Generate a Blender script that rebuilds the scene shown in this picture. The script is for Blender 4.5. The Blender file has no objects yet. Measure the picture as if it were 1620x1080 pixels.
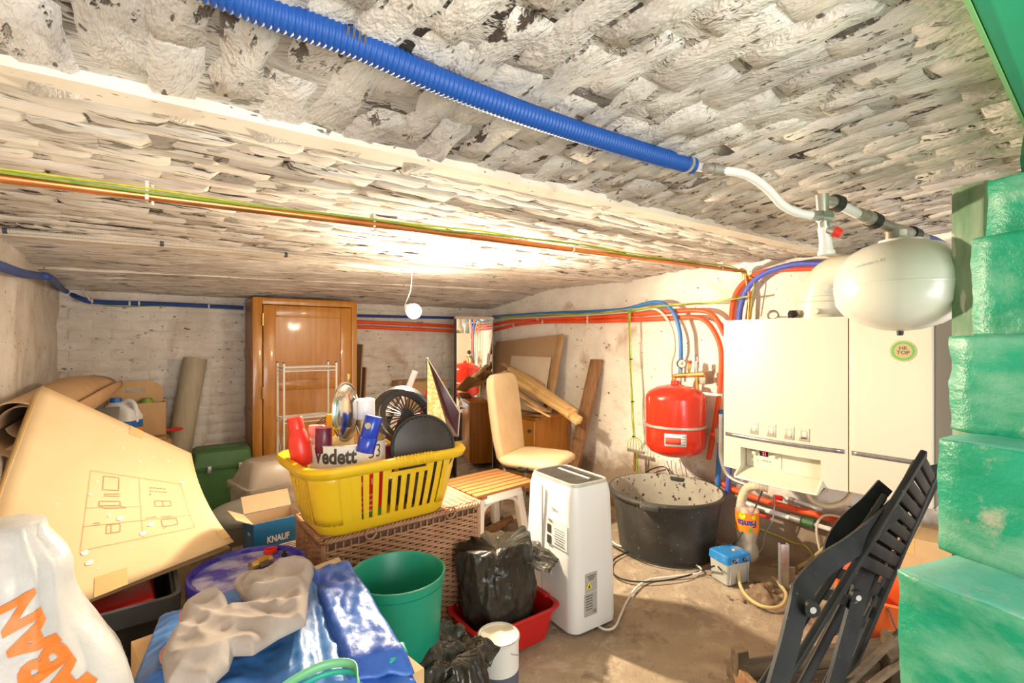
import bpy, bmesh, math, random
from mathutils import Vector, Matrix, noise, Euler

# ------------------------------------------------------------------ camera, light, exposure
S = bpy.context.scene
COL = S.collection
YAW = math.radians(38.3)
CAM_Z = 1.30
FPX = 766.0
cam_d = bpy.data.cameras.new('camera')
cam_d.sensor_width = 36.0
cam_d.lens = 36.0 * FPX / 1620.0
cam_d.clip_start = 0.02
cam = bpy.data.objects.new('camera', cam_d)
cam.location = (0, 0, CAM_Z)
cam.rotation_euler = (math.pi / 2, 0, -YAW)
COL.objects.link(cam)
S.camera = cam

world = bpy.data.worlds.new('world'); S.world = world
world.use_nodes = True
world.node_tree.nodes['Background'].inputs[0].default_value = (0.93, 0.96, 1.0, 1)
world.node_tree.nodes['Background'].inputs[1].default_value = 1.0

def area(name, loc, target, sx, sy, power, col):
    l = bpy.data.lights.new(name, 'AREA'); l.shape = 'RECTANGLE'; l.size = sx; l.size_y = sy
    l.energy = power; l.color = col
    o = bpy.data.objects.new(name, l); o.location = loc
    o.rotation_euler = (Vector(target) - Vector(loc)).to_track_quat('-Z', 'Y').to_euler()
    COL.objects.link(o); return o
# soft fill lamp added behind the camera to brighten the near room
area('camera_fill', (0.55, -1.35, 1.0), (1.3, 2.2, 0.70), 1.9, 1.1, 72, (1.0, 0.965, 0.91))

S.view_settings.view_transform = 'Standard'
S.view_settings.look = 'None'
S.view_settings.gamma = 1.0
S.view_settings.use_curve_mapping = False
S.view_settings.exposure = 0.2
S.cycles.max_bounces = 7; S.cycles.diffuse_bounces = 3; S.cycles.glossy_bounces = 3; S.cycles.transmission_bounces = 4; S.cycles.transparent_max_bounces = 8

BULB = Vector((1.27, 2.52, 1.475))

# ------------------------------------------------------------------ helpers
SY, CY = math.sin(YAW), math.cos(YAW)
def ray(px, py):
    t = (px - 810.0) / FPX
    return Vector((SY + CY * t, CY - SY * t, (540.0 - py) / FPX))
def pd(px, py, d): return Vector((0, 0, CAM_Z)) + ray(px, py) * d
def pX(px, py, X): r = ray(px, py); return Vector((0, 0, CAM_Z)) + r * (X / r.x)
def pY(px, py, Y): r = ray(px, py); return Vector((0, 0, CAM_Z)) + r * (Y / r.y)
def pZ(px, py, Z): r = ray(px, py); return Vector((0, 0, CAM_Z)) + r * ((Z - CAM_Z) / r.z)
def V(*a): return Vector(a)
def T(x, y, z): return Matrix.Translation((x, y, z))
def RX(a): return Matrix.Rotation(math.radians(a), 4, 'X')
def RY(a): return Matrix.Rotation(math.radians(a), 4, 'Y')
def RZ(a): return Matrix.Rotation(math.radians(a), 4, 'Z')
def nz(p, s=1.0, o=0.0): return noise.noise(Vector(p) * s + Vector((o, o * 1.7, o * 2.3)))
def fbm(p, s=1.0, o=0.0): return nz(p, s, o) + .5 * nz(p, s * 2.1, o + 3) + .25 * nz(p, s * 4.3, o + 7)

def spline(pts, n=8, closed=False):
    P = [Vector(p) for p in pts]; out = []
    m = len(P)
    rng = range(m) if closed else range(m - 1)
    for i in rng:
        if closed: a, b, c, d = P[(i-1) % m], P[i], P[(i+1) % m], P[(i+2) % m]
        else: a, b, c, d = P[max(i-1, 0)], P[i], P[i+1], P[min(i+2, m-1)]
        for k in range(n):
            t = k / n
            out.append(.5 * ((2*b) + (c-a)*t + (2*a-5*b+4*c-d)*t*t + (3*b-a-3*c+d)*t**3))
    if not closed: out.append(P[-1].copy())
    return out

def resample(pts, step):
    out = [pts[0].copy()]; acc = 0
    for a, b in zip(pts[:-1], pts[1:]):
        L = (b - a).length
        if L < 1e-9: continue
        while acc + L >= step:
            f = (step - acc) / L
            a = a.lerp(b, f); out.append(a.copy()); L = (b - a).length; acc = 0
            if L < 1e-9: break
        acc += L
    return out

class MB:
    def __init__(s): s.bm = bmesh.new()
    def face(s, vs):
        try: return s.bm.faces.new(vs)
        except ValueError: return None
    def box(s, c, size, M=None):
        cx, cy, cz = c; sx, sy, sz = size[0]/2, size[1]/2, size[2]/2
        vs = []
        for z in (-sz, sz):
            for x, y in ((-sx, -sy), (sx, -sy), (sx, sy), (-sx, sy)):
                p = Vector((cx+x, cy+y, cz+z))
                vs.append(s.bm.verts.new(M @ p if M else p))
        for f in ((3,2,1,0), (4,5,6,7), (0,1,5,4), (1,2,6,5), (2,3,7,6), (3,0,4,7)): s.face([vs[i] for i in f])
        return s
    def box2(s, a, b, M=None):
        return s.box([(a[i]+b[i])/2 for i in range(3)], [abs(b[i]-a[i]) for i in range(3)], M)
    def rings(s, R, close=True, cap0=True, cap1=True):
        L = [[s.bm.verts.new(p) for p in r] for r in R]
        n = len(L[0])
        for a, b in zip(L[:-1], L[1:]):
            for i in range(n if close else n-1):
                j = (i+1) % n
                s.face((a[i], a[j], b[j], b[i]))
        if close and cap0: s.face(list(reversed(L[0])))
        if close and cap1: s.face(L[-1])
        return L
    def tube(s, pts, r, seg=10, caps=True, flat=None, up=None):
        P = [Vector(p) for p in pts]; n = len(P)
        R = r if isinstance(r, (list, tuple)) else [r]*n
        tang = []
        for i in range(n):
            t = P[min(i+1, n-1)] - P[max(i-1, 0)]
            tang.append(t.normalized() if t.length > 1e-9 else Vector((0,0,1)))
        u = Vector(up) if up else (Vector((0,0,1)) if abs(tang[0].z) < .9 else Vector((1,0,0)))
        u = (u - tang[0]*u.dot(tang[0])).normalized()
        rings = []
        for i in range(n):
            if up: u = Vector(up)
            u = (u - tang[i]*u.dot(tang[i])).normalized()
            v = tang[i].cross(u)
            fl = flat or 1.0
            rings.append([P[i] + u*(math.cos(2*math.pi*k/seg)*R[i]) + v*(math.sin(2*math.pi*k/seg)*R[i]*fl) for k in range(seg)])
        s.rings(rings, True, caps, caps)
        return s
    def band(s, pts, w, th, up):           # rectangular strip swept along a path, w along up
        P = [Vector(p) for p in pts]; n = len(P); rings = []
        for i in range(n):
            t = (P[min(i+1, n-1)] - P[max(i-1, 0)]).normalized()
            u = Vector(up[i]) if isinstance(up, list) else Vector(up)
            u = (u - t*u.dot(t)).normalized(); v = t.cross(u)
            rings.append([P[i]+u*w/2+v*th/2, P[i]-u*w/2+v*th/2, P[i]-u*w/2-v*th/2, P[i]+u*w/2-v*th/2])
        s.rings(rings); return s
    def cyl(s, a, b, r0, r1=None, seg=16):
        return s.tube([a, b], [r0, r0 if r1 is None else r1], seg)
    def lathe(s, prof, seg=24, M=None, cap0=True, cap1=True, sx=1, sy=1, a0=0):
        rings = []
        for r, z in prof:
            ring = []
            for k in range(seg):
                a = 2*math.pi*k/seg + a0
                p = Vector((math.cos(a)*r*sx, math.sin(a)*r*sy, z))
                ring.append(M @ p if M else p)
            rings.append(ring)
        s.rings(rings, True, cap0, cap1); return s
    def prism(s, poly, h, M=None, z0=0.0):
        r0 = [Vector((x, y, z0)) for x, y in poly]; r1 = [Vector((x, y, z0+h)) for x, y in poly]
        if M: r0 = [M @ p for p in r0]; r1 = [M @ p for p in r1]
        s.rings([r0, r1]); return s
    def grid(s, fn, nu, nv):
        L = [[s.bm.verts.new(fn(i/nu, j/nv)) for i in range(nu+1)] for j in range(nv+1)]
        for j in range(nv):
            for i in range(nu):
                s.face((L[j][i], L[j][i+1], L[j+1][i+1], L[j+1][i]))
        return s
    def rrect(s, secs, seg=6, M=None, cap0=True, cap1=True):   # sections: (z, halfx, halfy, radius, cx, cy)
        rings = []
        for q in secs:
            z, hx, hy, r = q[:4]; cx, cy = (q[4], q[5]) if len(q) > 5 else (0, 0)
            ring = []
            for qx, qy, a in ((1,1,0), (-1,1,90), (-1,-1,180), (1,-1,270)):
                for k in range(seg+1):
                    t = math.radians(a + 90*k/seg)
                    p = Vector((cx + qx*(hx-r) + math.cos(t)*r, cy + qy*(hy-r) + math.sin(t)*r, z))
                    ring.append(M @ p if M else p)
            rings.append(ring)
        s.rings(rings, True, cap0, cap1); return s
    def build(s, name, mat, parent=None, smooth=35, bevel=0, solid=0, sub=0, bseg=2, loc=None, rough=None):
        bmesh.ops.recalc_face_normals(s.bm, faces=s.bm.faces)
        me = bpy.data.meshes.new(name)
        s.bm.to_mesh(me); s.bm.free()
        me.materials.append(M_[mat] if isinstance(mat, str) else mat)
        o = bpy.data.objects.new(name, me); COL.objects.link(o)
        if parent: o.parent = parent
        if loc is not None: o.location = loc
        if solid:
            m = o.modifiers.new('solid', 'SOLIDIFY'); m.thickness = abs(solid); m.offset = 1 if solid > 0 else -1
        if bevel:
            m = o.modifiers.new('bevel', 'BEVEL'); m.width = bevel; m.segments = bseg; m.limit_method = 'ANGLE'; m.angle_limit = math.radians(40)
        if sub:
            m = o.modifiers.new('sub', 'SUBSURF'); m.levels = sub; m.render_levels = sub
        if smooth:
            me.shade_smooth()
            if smooth < 180 and not bevel: me.set_sharp_from_angle(angle=math.radians(smooth))
        return o

def tag(o, label=None, cat=None, group=None, kind=None):
    if label: o['label'] = label
    if cat: o['category'] = cat
    if group: o['group'] = group
    if kind: o['kind'] = kind
    return o
def thing(name, label, cat, loc=(0,0,0), rz=0, group=None):
    o = bpy.data.objects.new(name, None); o.empty_display_size = .05
    COL.objects.link(o); o.location = loc; o.rotation_euler = (0, 0, math.radians(rz))
    return tag(o, label, cat, group)

def text(name, s, size, mat, parent=None, M=None, fn=None, bold=0.0, ext=0.0004, align='CENTER', sx=1.0, shear=0.0):
    cu = bpy.data.curves.new(name, 'FONT'); cu.body = s; cu.size = size; cu.align_x = align; cu.align_y = 'CENTER'
    cu.offset = bold; cu.extrude = ext; cu.resolution_u = 3; cu.shear = shear
    ob = bpy.data.objects.new(name, cu)
    me = bpy.data.meshes.new_from_object(ob)
    bpy.data.objects.remove(ob); bpy.data.curves.remove(cu)
    if fn:
        b2 = bmesh.new(); b2.from_mesh(me); bmesh.ops.triangulate(b2, faces=b2.faces)
        for _ in range(3):
            lg = [e for e in b2.edges if e.calc_length() > size*.22]
            if not lg: break
            bmesh.ops.subdivide_edges(b2, edges=lg, cuts=1); bmesh.ops.triangulate(b2, faces=b2.faces)
        b2.to_mesh(me); b2.free()
        for v in me.vertices: v.co = fn(v.co.x * sx, v.co.y, v.co.z)
    else:
        for v in me.vertices: v.co = (M or Matrix()) @ Vector((v.co.x * sx, v.co.y, v.co.z))
    me.materials.clear(); me.materials.append(M_[mat])
    o = bpy.data.objects.new(name, me); COL.objects.link(o)
    if parent: o.parent = parent
    return o
def place(o, M):          # matrix on an object
    o.matrix_world = M; return o

# ------------------------------------------------------------------ materials
M_ = {}
class NT:
    def __init__(s, name):
        m = bpy.data.materials.new(name); m.use_nodes = True; M_[name] = m
        s.m = m; s.t = m.node_tree; s.N = s.t.nodes; s.p = s.N['Principled BSDF']
    def n(s, typ, **kw):
        x = s.N.new(typ)
        for k, v in kw.items():
            if k.startswith('i_'): x.inputs[k[2:].replace('_', ' ')].default_value = v
            else: setattr(x, k, v)
        return x
    def l(s, a, b): s.t.links.new(a, b)
    def coord(s, world=False, scale=(1,1,1)):
        if world: o = s.n('ShaderNodeNewGeometry').outputs['Position']
        else: o = s.n('ShaderNodeTexCoord').outputs['Object']
        mp = s.n('ShaderNodeMapping'); mp.inputs['Scale'].default_value = scale
        s.l(o, mp.inputs['Vector']); return mp.outputs['Vector']
    def noise(s, vec, scale, detail=4, rough=.55, dist=0):
        x = s.n('ShaderNodeTexNoise'); x.inputs['Scale'].default_value = scale; x.inputs['Detail'].default_value = detail
        x.inputs['Roughness'].default_value = rough; x.inputs['Distortion'].default_value = dist
        s.l(vec, x.inputs['Vector']); return x.outputs['Fac']
    def ramp(s, fac, stops):
        x = s.n('ShaderNodeValToRGB'); e = x.color_ramp.elements
        while len(e) < len(stops): e.new(.5)
        for el, (p, c) in zip(e, stops):
            el.position = p; el.color = (c, c, c, 1) if not hasattr(c, '__len__') else (*c, 1)
        s.l(fac, x.inputs['Fac']); return x.outputs['Color']
    def mix(s, fac, a, b, mode='MIX'):
        x = s.n('ShaderNodeMix', data_type='RGBA', blend_type=mode)
        for inp, v in ((x.inputs[0], fac), (x.inputs[6], a), (x.inputs[7], b)):
            if isinstance(v, (int, float)): inp.default_value = v
            elif isinstance(v, tuple): inp.default_value = (*v, 1)
            else: s.l(v, inp)
        return x.outputs[2]
    def bump(s, h, strength=.3, dist=.01, prev=None):
        x = s.n('ShaderNodeBump'); x.inputs['Strength'].default_value = strength; x.inputs['Distance'].default_value = dist
        s.l(h, x.inputs['Height'])
        if prev is not None: s.l(prev, x.inputs['Normal'])
        return x.outputs['Normal']

def pm(name, col, rough=.5, metal=0.0, col2=None, vs=6.0, bump=0.0, bs=40.0, bd=.004, spec=None, trans=0.0, alpha=1.0, coat=0.0,
       stretch=(1,1,1), contrast=(.35,.65), speck=None, ss=30.0, st=.62, emit=None, es=1.0, ior=None):
    k = NT(name); p = k.p
    p.inputs['Base Color'].default_value = (*col, 1); p.inputs['Roughness'].default_value = rough; p.inputs['Metallic'].default_value = metal
    if spec is not None: p.inputs['Specular IOR Level'].default_value = spec
    if trans: p.inputs['Transmission Weight'].default_value = trans
    if ior: p.inputs['IOR'].default_value = ior
    if alpha < 1: p.inputs['Alpha'].default_value = alpha
    if coat: p.inputs['Coat Weight'].default_value = coat; p.inputs['Coat Roughness'].default_value = .08
    if emit: p.inputs['Emission Color'].default_value = (*emit, 1); p.inputs['Emission Strength'].default_value = es
    if col2 or bump or speck:
        vec = k.coord(False, stretch)
        c = col
        if col2:
            f = k.ramp(k.noise(vec, vs, 5), [(contrast[0], 0.0), (contrast[1], 1.0)])
            c = k.mix(f, col, col2)
        if speck:
            f = k.ramp(k.noise(vec, ss, 3), [(st, 0.0), (st + .04, 1.0)])
            c = k.mix(f, c, speck)
        if not isinstance(c, tuple): k.l(c, p.inputs['Base Color'])
        if bump: k.l(k.bump(k.noise(vec, bs, 5), bump, bd), p.inputs['Normal'])
    return k

def limewash(name, stretch, white=(.84,.80,.735), grey=(.66,.62,.57), dark=(.07,.05,.04), fs=26, ft=.60, bs=1.0, dirt=0.0, bd=.02, fine=1.0):
    k = NT(name); p = k.p
    vec = k.coord(True, (1,1,1)); vs = k.coord(True, stretch)
    c = k.mix(k.ramp(k.noise(vec, 5, 3), [(.38, 0.0), (.62, 1.0)]), white, grey)
    # ochre and rust blooms
    c = k.mix(k.ramp(k.noise(vec, 3.1, 3, .6, .6), [(.60, 0.0), (.74, .75)]), c, (.50,.36,.25))
    fl = k.ramp(k.noise(vs, fs, 4, .74, .2), [(ft, 0.0), (ft + .045, 1.0)])
    mask = k.ramp(k.noise(vec, 2.6, 3), [(.34, .30), (.54, 1.0)])
    c = k.mix(k.mix(1.0, fl, mask, 'MULTIPLY'), c, dark)
    fl2 = k.ramp(k.noise(vs, fs * 2.3, 2, .6), [(.68, 0.0), (.72, .85)])
    c = k.mix(fl2, c, dark)
    if dirt:
        sep = k.n('ShaderNodeSeparateXYZ'); k.l(vec, sep.inputs[0])
        ad = k.n('ShaderNodeMath', operation='MULTIPLY_ADD'); k.l(k.noise(vec, 4, 6, .65), ad.inputs[0]); ad.inputs[1].default_value = -.55
        k.l(sep.outputs['Z'], ad.inputs[2])
        f = k.ramp(ad.outputs[0], [(-.0 + .0, .9), (.16, 0.0)])
        c = k.mix(f, c, (.30,.21,.14))
    k.l(c, p.inputs['Base Color']); p.inputs['Roughness'].default_value = .86; p.inputs['Specular IOR Level'].default_value = .25
    add = k.n('ShaderNodeMath', operation='MULTIPLY_ADD'); k.l(k.noise(vs, 10, 5, .68, .3), add.inputs[0]); add.inputs[1].default_value = 1.0
    sc = k.n('ShaderNodeMath', operation='MULTIPLY'); k.l(fl, sc.inputs[0]); sc.inputs[1].default_value = -.28; k.l(sc.outputs[0], add.inputs[2])
    n3 = k.bump(add.outputs[0], min(1.0, .75*bs), bd)
    k.l(n3, p.inputs['Normal'])
    return k

limewash('lime_y', (1.3, .55, 1), white=(.72,.665,.61), grey=(.50,.455,.425), fs=18, ft=.605, bs=1.2, bd=.03)
limewash('lime_x', (.26, 2.3, 1), white=(.82,.765,.70), grey=(.66,.605,.55), fs=17, ft=.59, bs=1.0)
limewash('lime_joint', (.6, 1.2, 1), white=(.60,.55,.49), grey=(.32,.28,.25), dark=(.045,.035,.028), fs=17, ft=.53, bs=1.1)
limewash('lime_back', (.8, .8, 1.5), white=(.82,.75,.67), grey=(.70,.62,.54), fs=19, ft=.63, bs=.7)
limewash('lime_left', (.9, .9, 1), white=(.78,.72,.65), grey=(.66,.59,.52), fs=17, ft=.665, bs=1.0)
limewash('lime_right', (1, .8, 1), white=(.93,.88,.80), grey=(.85,.78,.69), fs=16, ft=.655, bs=.75, dirt=1.0)
limewash('flange_paint', (.5, 1.5, 1), white=(.82,.74,.64), grey=(.74,.64,.53), fs=30, ft=.68, bs=.35, bd=.006)
# floor: dirty trampled concrete
k = NT('floor_concrete'); vec = k.coord(True)
c = k.mix(k.ramp(k.noise(vec, 2.2, 6, .62), [(.35, 0.0), (.65, 1.0)]), (.50,.39,.28), (.33,.245,.17))
c = k.mix(k.ramp(k.noise(vec, 6.5, 7, .7, .5), [(.50, 0.0), (.66, .8)]), c, (.62,.51,.38))
c = k.mix(k.ramp(k.noise(vec, 3.3, 6, .7), [(.53, 0.0), (.64, .85)]), c, (.17,.115,.08))
c = k.mix(k.ramp(k.noise(vec, 55, 4, .6), [(.66, 0.0), (.72, .7)]), c, (.16,.11,.08))
k.l(c, k.p.inputs['Base Color']); k.p.inputs['Roughness'].default_value = .85
k.l(k.bump(k.noise(vec, 9, 7, .75), .9, .03), k.p.inputs['Normal'])

# green stair paint: glossy, worn through to pale undercoat
k = NT('stair_green'); vec = k.coord(True)
c = k.mix(k.ramp(k.noise(vec, 6, 5), [(.35, 0.0), (.7, 1.0)]), (.003,.29,.155), (.010,.38,.225))
c = k.mix(k.ramp(k.noise(k.coord(True, (1,1,2.2)), 5.0, 6, .6), [(.47, 0.0), (.66, .75)]), c, (.24,.50,.36))
c = k.mix(k.ramp(k.noise(vec, 9, 7, .7), [(.60, 0.0), (.70, .8)]), c, (.50,.46,.36))
k.l(c, k.p.inputs['Base Color']); k.p.inputs['Roughness'].default_value = .40
k.l(k.bump(k.noise(vec, 16, 6, .65), .6, .012), k.p.inputs['Normal'])
k = NT('tread_green'); vec = k.coord(True)
c = k.mix(k.ramp(k.noise(vec, 7, 6), [(.35, 0.0), (.65, 1.0)]), (.06,.42,.34), (.22,.52,.44))
c = k.mix(k.ramp(k.noise(vec, 10, 7, .7), [(.56, 0.0), (.68, .8)]), c, (.50,.45,.40))
k.l(c, k.p.inputs['Base Color']); k.p.inputs['Roughness'].default_value = .45
k.l(k.bump(k.noise(vec, 25, 6, .6), .5, .008), k.p.inputs['Normal'])
pm('green_board', (.006,.30,.155), .38, col2=(.012,.34,.19), vs=3, bump=.1, bs=20)
pm('green_pale', (.34,.42,.30), .7, col2=(.10,.24,.12), vs=14, stretch=(1,1,.3), bump=.3, bs=30, speck=(.55,.55,.45), ss=20)
pm('green_edge', (.20,.42,.16), .5)

def corr(name, col, rough=.35, **kw): return pm(name, col, rough, **kw)
corr('blue_conduit', (.004,.068,.32), .5)
corr('blue_pipe', (.03,.16,.50), .42, col2=(.05,.22,.58), vs=8)
corr('blue_pale', (.10,.13,.58), .35)
corr('blue_dark', (.012,.05,.24), .5, col2=(.03,.07,.28))
corr('red_pipe', (.80,.075,.02), .42, col2=(.88,.12,.03), vs=7)
corr('red_deep', (.62,.03,.015), .35)
pm('white_pipe', (.80,.80,.78), .35); pm('beige_pipe', (.70,.62,.50), .45)
pm('cream_hose', (.72,.60,.42), .5, col2=(.62,.48,.30), vs=9)
pm('yellow_hose', (.66,.54,.26), .42, col2=(.56,.44,.20), vs=9)
pm('copper', (.80,.30,.10), .28, metal=.85, col2=(.55,.20,.07), vs=9)
pm('brass', (.72,.50,.18), .3, metal=.9, col2=(.50,.34,.12), vs=14)
pm('nickel', (.62,.60,.54), .3, metal=.85, col2=(.42,.42,.38), vs=20)
pm('steel_pipe', (.40,.38,.34), .5, metal=.5, col2=(.30,.26,.20), vs=16)
pm('zinc', (.62,.62,.60), .4, metal=.7, col2=(.48,.48,.47), vs=18)
pm('chrome', (.85,.85,.84), .12, metal=1.0)
pm('mirror_glass', (.93,.93,.92), .02, metal=1.0)
pm('wire_yellow', (.66,.60,.06), .45, col2=(.40,.46,.05), vs=30)
pm('wire_green', (.14,.32,.05), .45, col2=(.34,.42,.05), vs=30)
pm('black_rubber', (.018,.017,.016), .5); pm('black_plastic', (.022,.022,.023), .4, col2=(.035,.034,.033), vs=20, bump=.05, bs=200)
pm('chair_black', (.008,.0085,.010), .55, spec=.3, col2=(.02,.02,.021), vs=12, speck=(.16,.14,.11), ss=55, st=.70, bump=.15, bs=120, bd=.001)
pm('grey_conduit', (.66,.58,.48), .6); pm('clip_pale', (.72,.70,.62), .5); pm('grey_cable', (.34,.33,.31), .5)
pm('enamel', (.67,.615,.495), .42, coat=.1); pm('enamel_shaded', (.20,.16,.12), .6); pm('panel_cream', (.70,.66,.53), .4)
pm('stripe_grey', (.36,.35,.37), .22, metal=.6, col2=(.28,.27,.29), vs=60)
pm('dark_grey', (.06,.065,.07), .5); pm('screen', (.012,.012,.012), .2); pm('led_red', (.9,.05,.12), .4, emit=(1.0,.06,.18), es=2.5)
pm('ink', (.06,.05,.045), .6); pm('ink_brown', (.46,.28,.14), .7); pm('paper_white', (.88,.87,.84), .5); pm('badge_gold', (.55,.42,.22), .4, metal=.3); pm('badge_green', (.10,.45,.10), .4)
pm('neon_green', (.08,.75,.05), .5); pm('duct_cream', (.76,.70,.56), .38)
pm('tank_white', (.80,.79,.72), .3, coat=.2, col2=(.76,.74,.66), vs=2)
pm('tank_red', (.78,.028,.010), .22, coat=.4); pm('label_red', (.72,.08,.05), .5)
pm('tub_black', (.035,.034,.032), .62, col2=(.10,.095,.085), vs=5, speck=(.32,.30,.26), ss=60, st=.68, contrast=(.45,.75))
pm('tub_mortar', (.42,.39,.33), .9, col2=(.34,.31,.26), vs=6, speck=(.03,.03,.03), ss=34, st=.60, bump=.3, bs=50)
pm('ac_white', (.84,.84,.85), .3); pm('ac_top', (.022,.019,.016), .5, col2=(.05,.045,.038), vs=10, spec=.25); pm('plate_grey', (.42,.41,.39), .45); pm('warn_yellow', (.85,.70,.02), .5)
pm('wood_orange', (.62,.27,.045), .30, coat=.3, col2=(.50,.20,.03), vs=5, stretch=(6,6,.6), bump=.06, bs=14)
pm('wood_orange_dark', (.40,.17,.035), .38, col2=(.32,.12,.02), vs=5, stretch=(6,6,.6))
pm('wood_cab', (.60,.24,.035), .4, col2=(.46,.16,.02), vs=5, stretch=(9,9,.5))
pm('wood_pine', (.80,.55,.24), .5, col2=(.70,.44,.17), vs=10, stretch=(1,6,6)); pm('wood_pine_dark', (.52,.32,.14), .6, col2=(.42,.24,.10), vs=8)
pm('wood_slat', (.47,.215,.075), .5, col2=(.38,.16,.05), vs=9, stretch=(1,7,7))
pm('wood_plank', (.36,.19,.085), .75, col2=(.22,.11,.05), vs=7, stretch=(5,5,.7), speck=(.60,.48,.34), ss=20, st=.70, bump=.3, bs=24)
pm('wood_old', (.16,.105,.06), .85, col2=(.075,.048,.03), vs=6, stretch=(.6,5,5), bump=.5, bs=16, speck=(.30,.22,.14), ss=26, st=.68)
pm('hardboard', (.46,.30,.17), .6, col2=(.40,.25,.14), vs=3); pm('hardboard_light', (.66,.55,.42), .6, col2=(.58,.46,.34), vs=3)
pm('card', (.62,.40,.20), .78, col2=(.55,.34,.16), vs=5, bump=.08, bs=60); pm('card_dark', (.46,.28,.13), .8, col2=(.40,.24,.11), vs=5); pm('card_pale', (.76,.55,.33), .75, col2=(.70,.48,.27), vs=4)
pm('card_big', (.80,.58,.33), .72, col2=(.72,.49,.26), vs=2.5, speck=(.88,.80,.70), ss=9, st=.74, bump=.05, bs=30)
pm('tape_brown', (.68,.43,.17), .35); pm('paint_spot', (.90,.84,.76), .6)
pm('fabric_tan', (.78,.60,.36), .9, col2=(.72,.53,.30), vs=9, bump=.1, bs=220, bd=.001)
pm('yellow_plastic', (.80,.52,.015), .34, col2=(.76,.46,.012), vs=3)
pm('wicker', (.50,.265,.15), .55, col2=(.38,.185,.10), vs=14)
pm('wicker_dark', (.16,.085,.05), .8)
pm('green_plastic', (.005,.235,.145), .42, col2=(.008,.27,.165), vs=4); pm('green_toolbox', (.055,.15,.045), .5, col2=(.07,.18,.06), vs=8)
pm('red_plastic', (.52,.012,.012), .3); pm('red_bright', (.78,.035,.018), .32); pm('orange_plastic', (.80,.14,.03), .45)
pm('bag_black', (.020,.018,.015), .20, col2=(.045,.04,.03), vs=5, bump=.6, bs=16, bd=.014, stretch=(1.6,1.6,.6))
pm('bag_white', (.58,.56,.55), .4, col2=(.48,.46,.46), vs=6, bump=.45, bs=12, bd=.014); pm('print_orange', (.86,.17,.02), .5); pm('print_grey', (.35,.38,.42), .6)
pm('flute_glint', (.10,.10,.105), .3); pm('tarp_blue', (.03,.13,.42), .46, col2=(.06,.20,.52), vs=5, bump=.5, bs=14, bd=.010); pm('tarp_dark', (.02,.065,.38), .45, col2=(.04,.14,.50), vs=8, bump=.6, bs=12, bd=.014); pm('tarp_green', (.16,.46,.24), .4); pm('teal', (.01,.34,.26), .45)
k = pm('glove', (.40,.345,.315), .95, col2=(.32,.265,.235), vs=12, bump=.4, bs=160, bd=.002); pm('glove_edge', (.62,.20,.16), .9)
pm('lid_violet', (.07,.06,.48), .3, col2=(.52,.52,.80), vs=11, contrast=(.42,.60)); pm('rim_violet', (.05,.04,.40), .3)
pm('pail_white', (.80,.79,.76), .4); pm('pail_grey', (.10,.12,.16), .45); pm('lid_dusty', (.72,.66,.56), .7, col2=(.64,.57,.46), vs=12)
pm('knauf_blue', (.01,.16,.40), .4); pm('grey_plastic', (.33,.32,.28), .5, col2=(.27,.26,.22), vs=5)
pm('jug_white', (.84,.84,.83), .35); pm('cap_blue', (.03,.15,.50), .4); pm('label_orange', (.88,.26,.03), .5); pm('sheet_brown', (.58,.37,.19), .6, col2=(.50,.30,.15), vs=4, speck=(.75,.62,.46), ss=40, st=.72)
pm('sheet_back', (.42,.27,.15), .8); pm('carpet_beige', (.46,.40,.29), .9, col2=(.40,.34,.24), vs=12, stretch=(4,4,.5), bump=.2, bs=150)
pm('clear_plastic', (.80,.70,.58), .25, alpha=.38); pm('plastic_film', (.80,.78,.72), .3, alpha=.22); pm('bottle_clear', (.92,.88,.80), .1, alpha=.30)
pm('pump_grey', (.50,.50,.46), .55, col2=(.42,.42,.38), vs=10); pm('pump_blue', (.02,.22,.58), .5, col2=(.45,.50,.52), vs=16, contrast=(.55,.7))
pm('gold_glitter', (.66,.43,.08), .35, metal=.15, col2=(.85,.68,.28), vs=60, contrast=(.45,.55), bump=.5, bs=120, bd=.003); pm('dark_red_glass', (.07,.012,.014), .12)
pm('can_label', (.78,.76,.74), .35); pm('can_red', (.62,.015,.02), .35); pm('can_green', (.02,.25,.12), .35); pm('can_inside', (.55,.45,.28), .35, metal=.7)
pm('silver_lid', (.72,.68,.62), .16, metal=1.0); pm('gold_can', (.62,.48,.26), .28, metal=.85); pm('spray_blue', (.008,.045,.50), .25, coat=.3); pm('burgundy', (.13,.012,.04), .3); pm('pink_plastic', (.85,.38,.34), .35); pm('white_glossy', (.85,.84,.82), .3)
pm('orange_label', (.90,.24,.015), .45); pm('fanta_blue', (.03,.04,.30), .5); pm('soil', (.30,.21,.13), .95, col2=(.20,.13,.08), vs=20, bump=.6, bs=40)
pm('bulb_glass', (1,1,1), .4, emit=(1.0,.86,.64), es=420)

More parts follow.
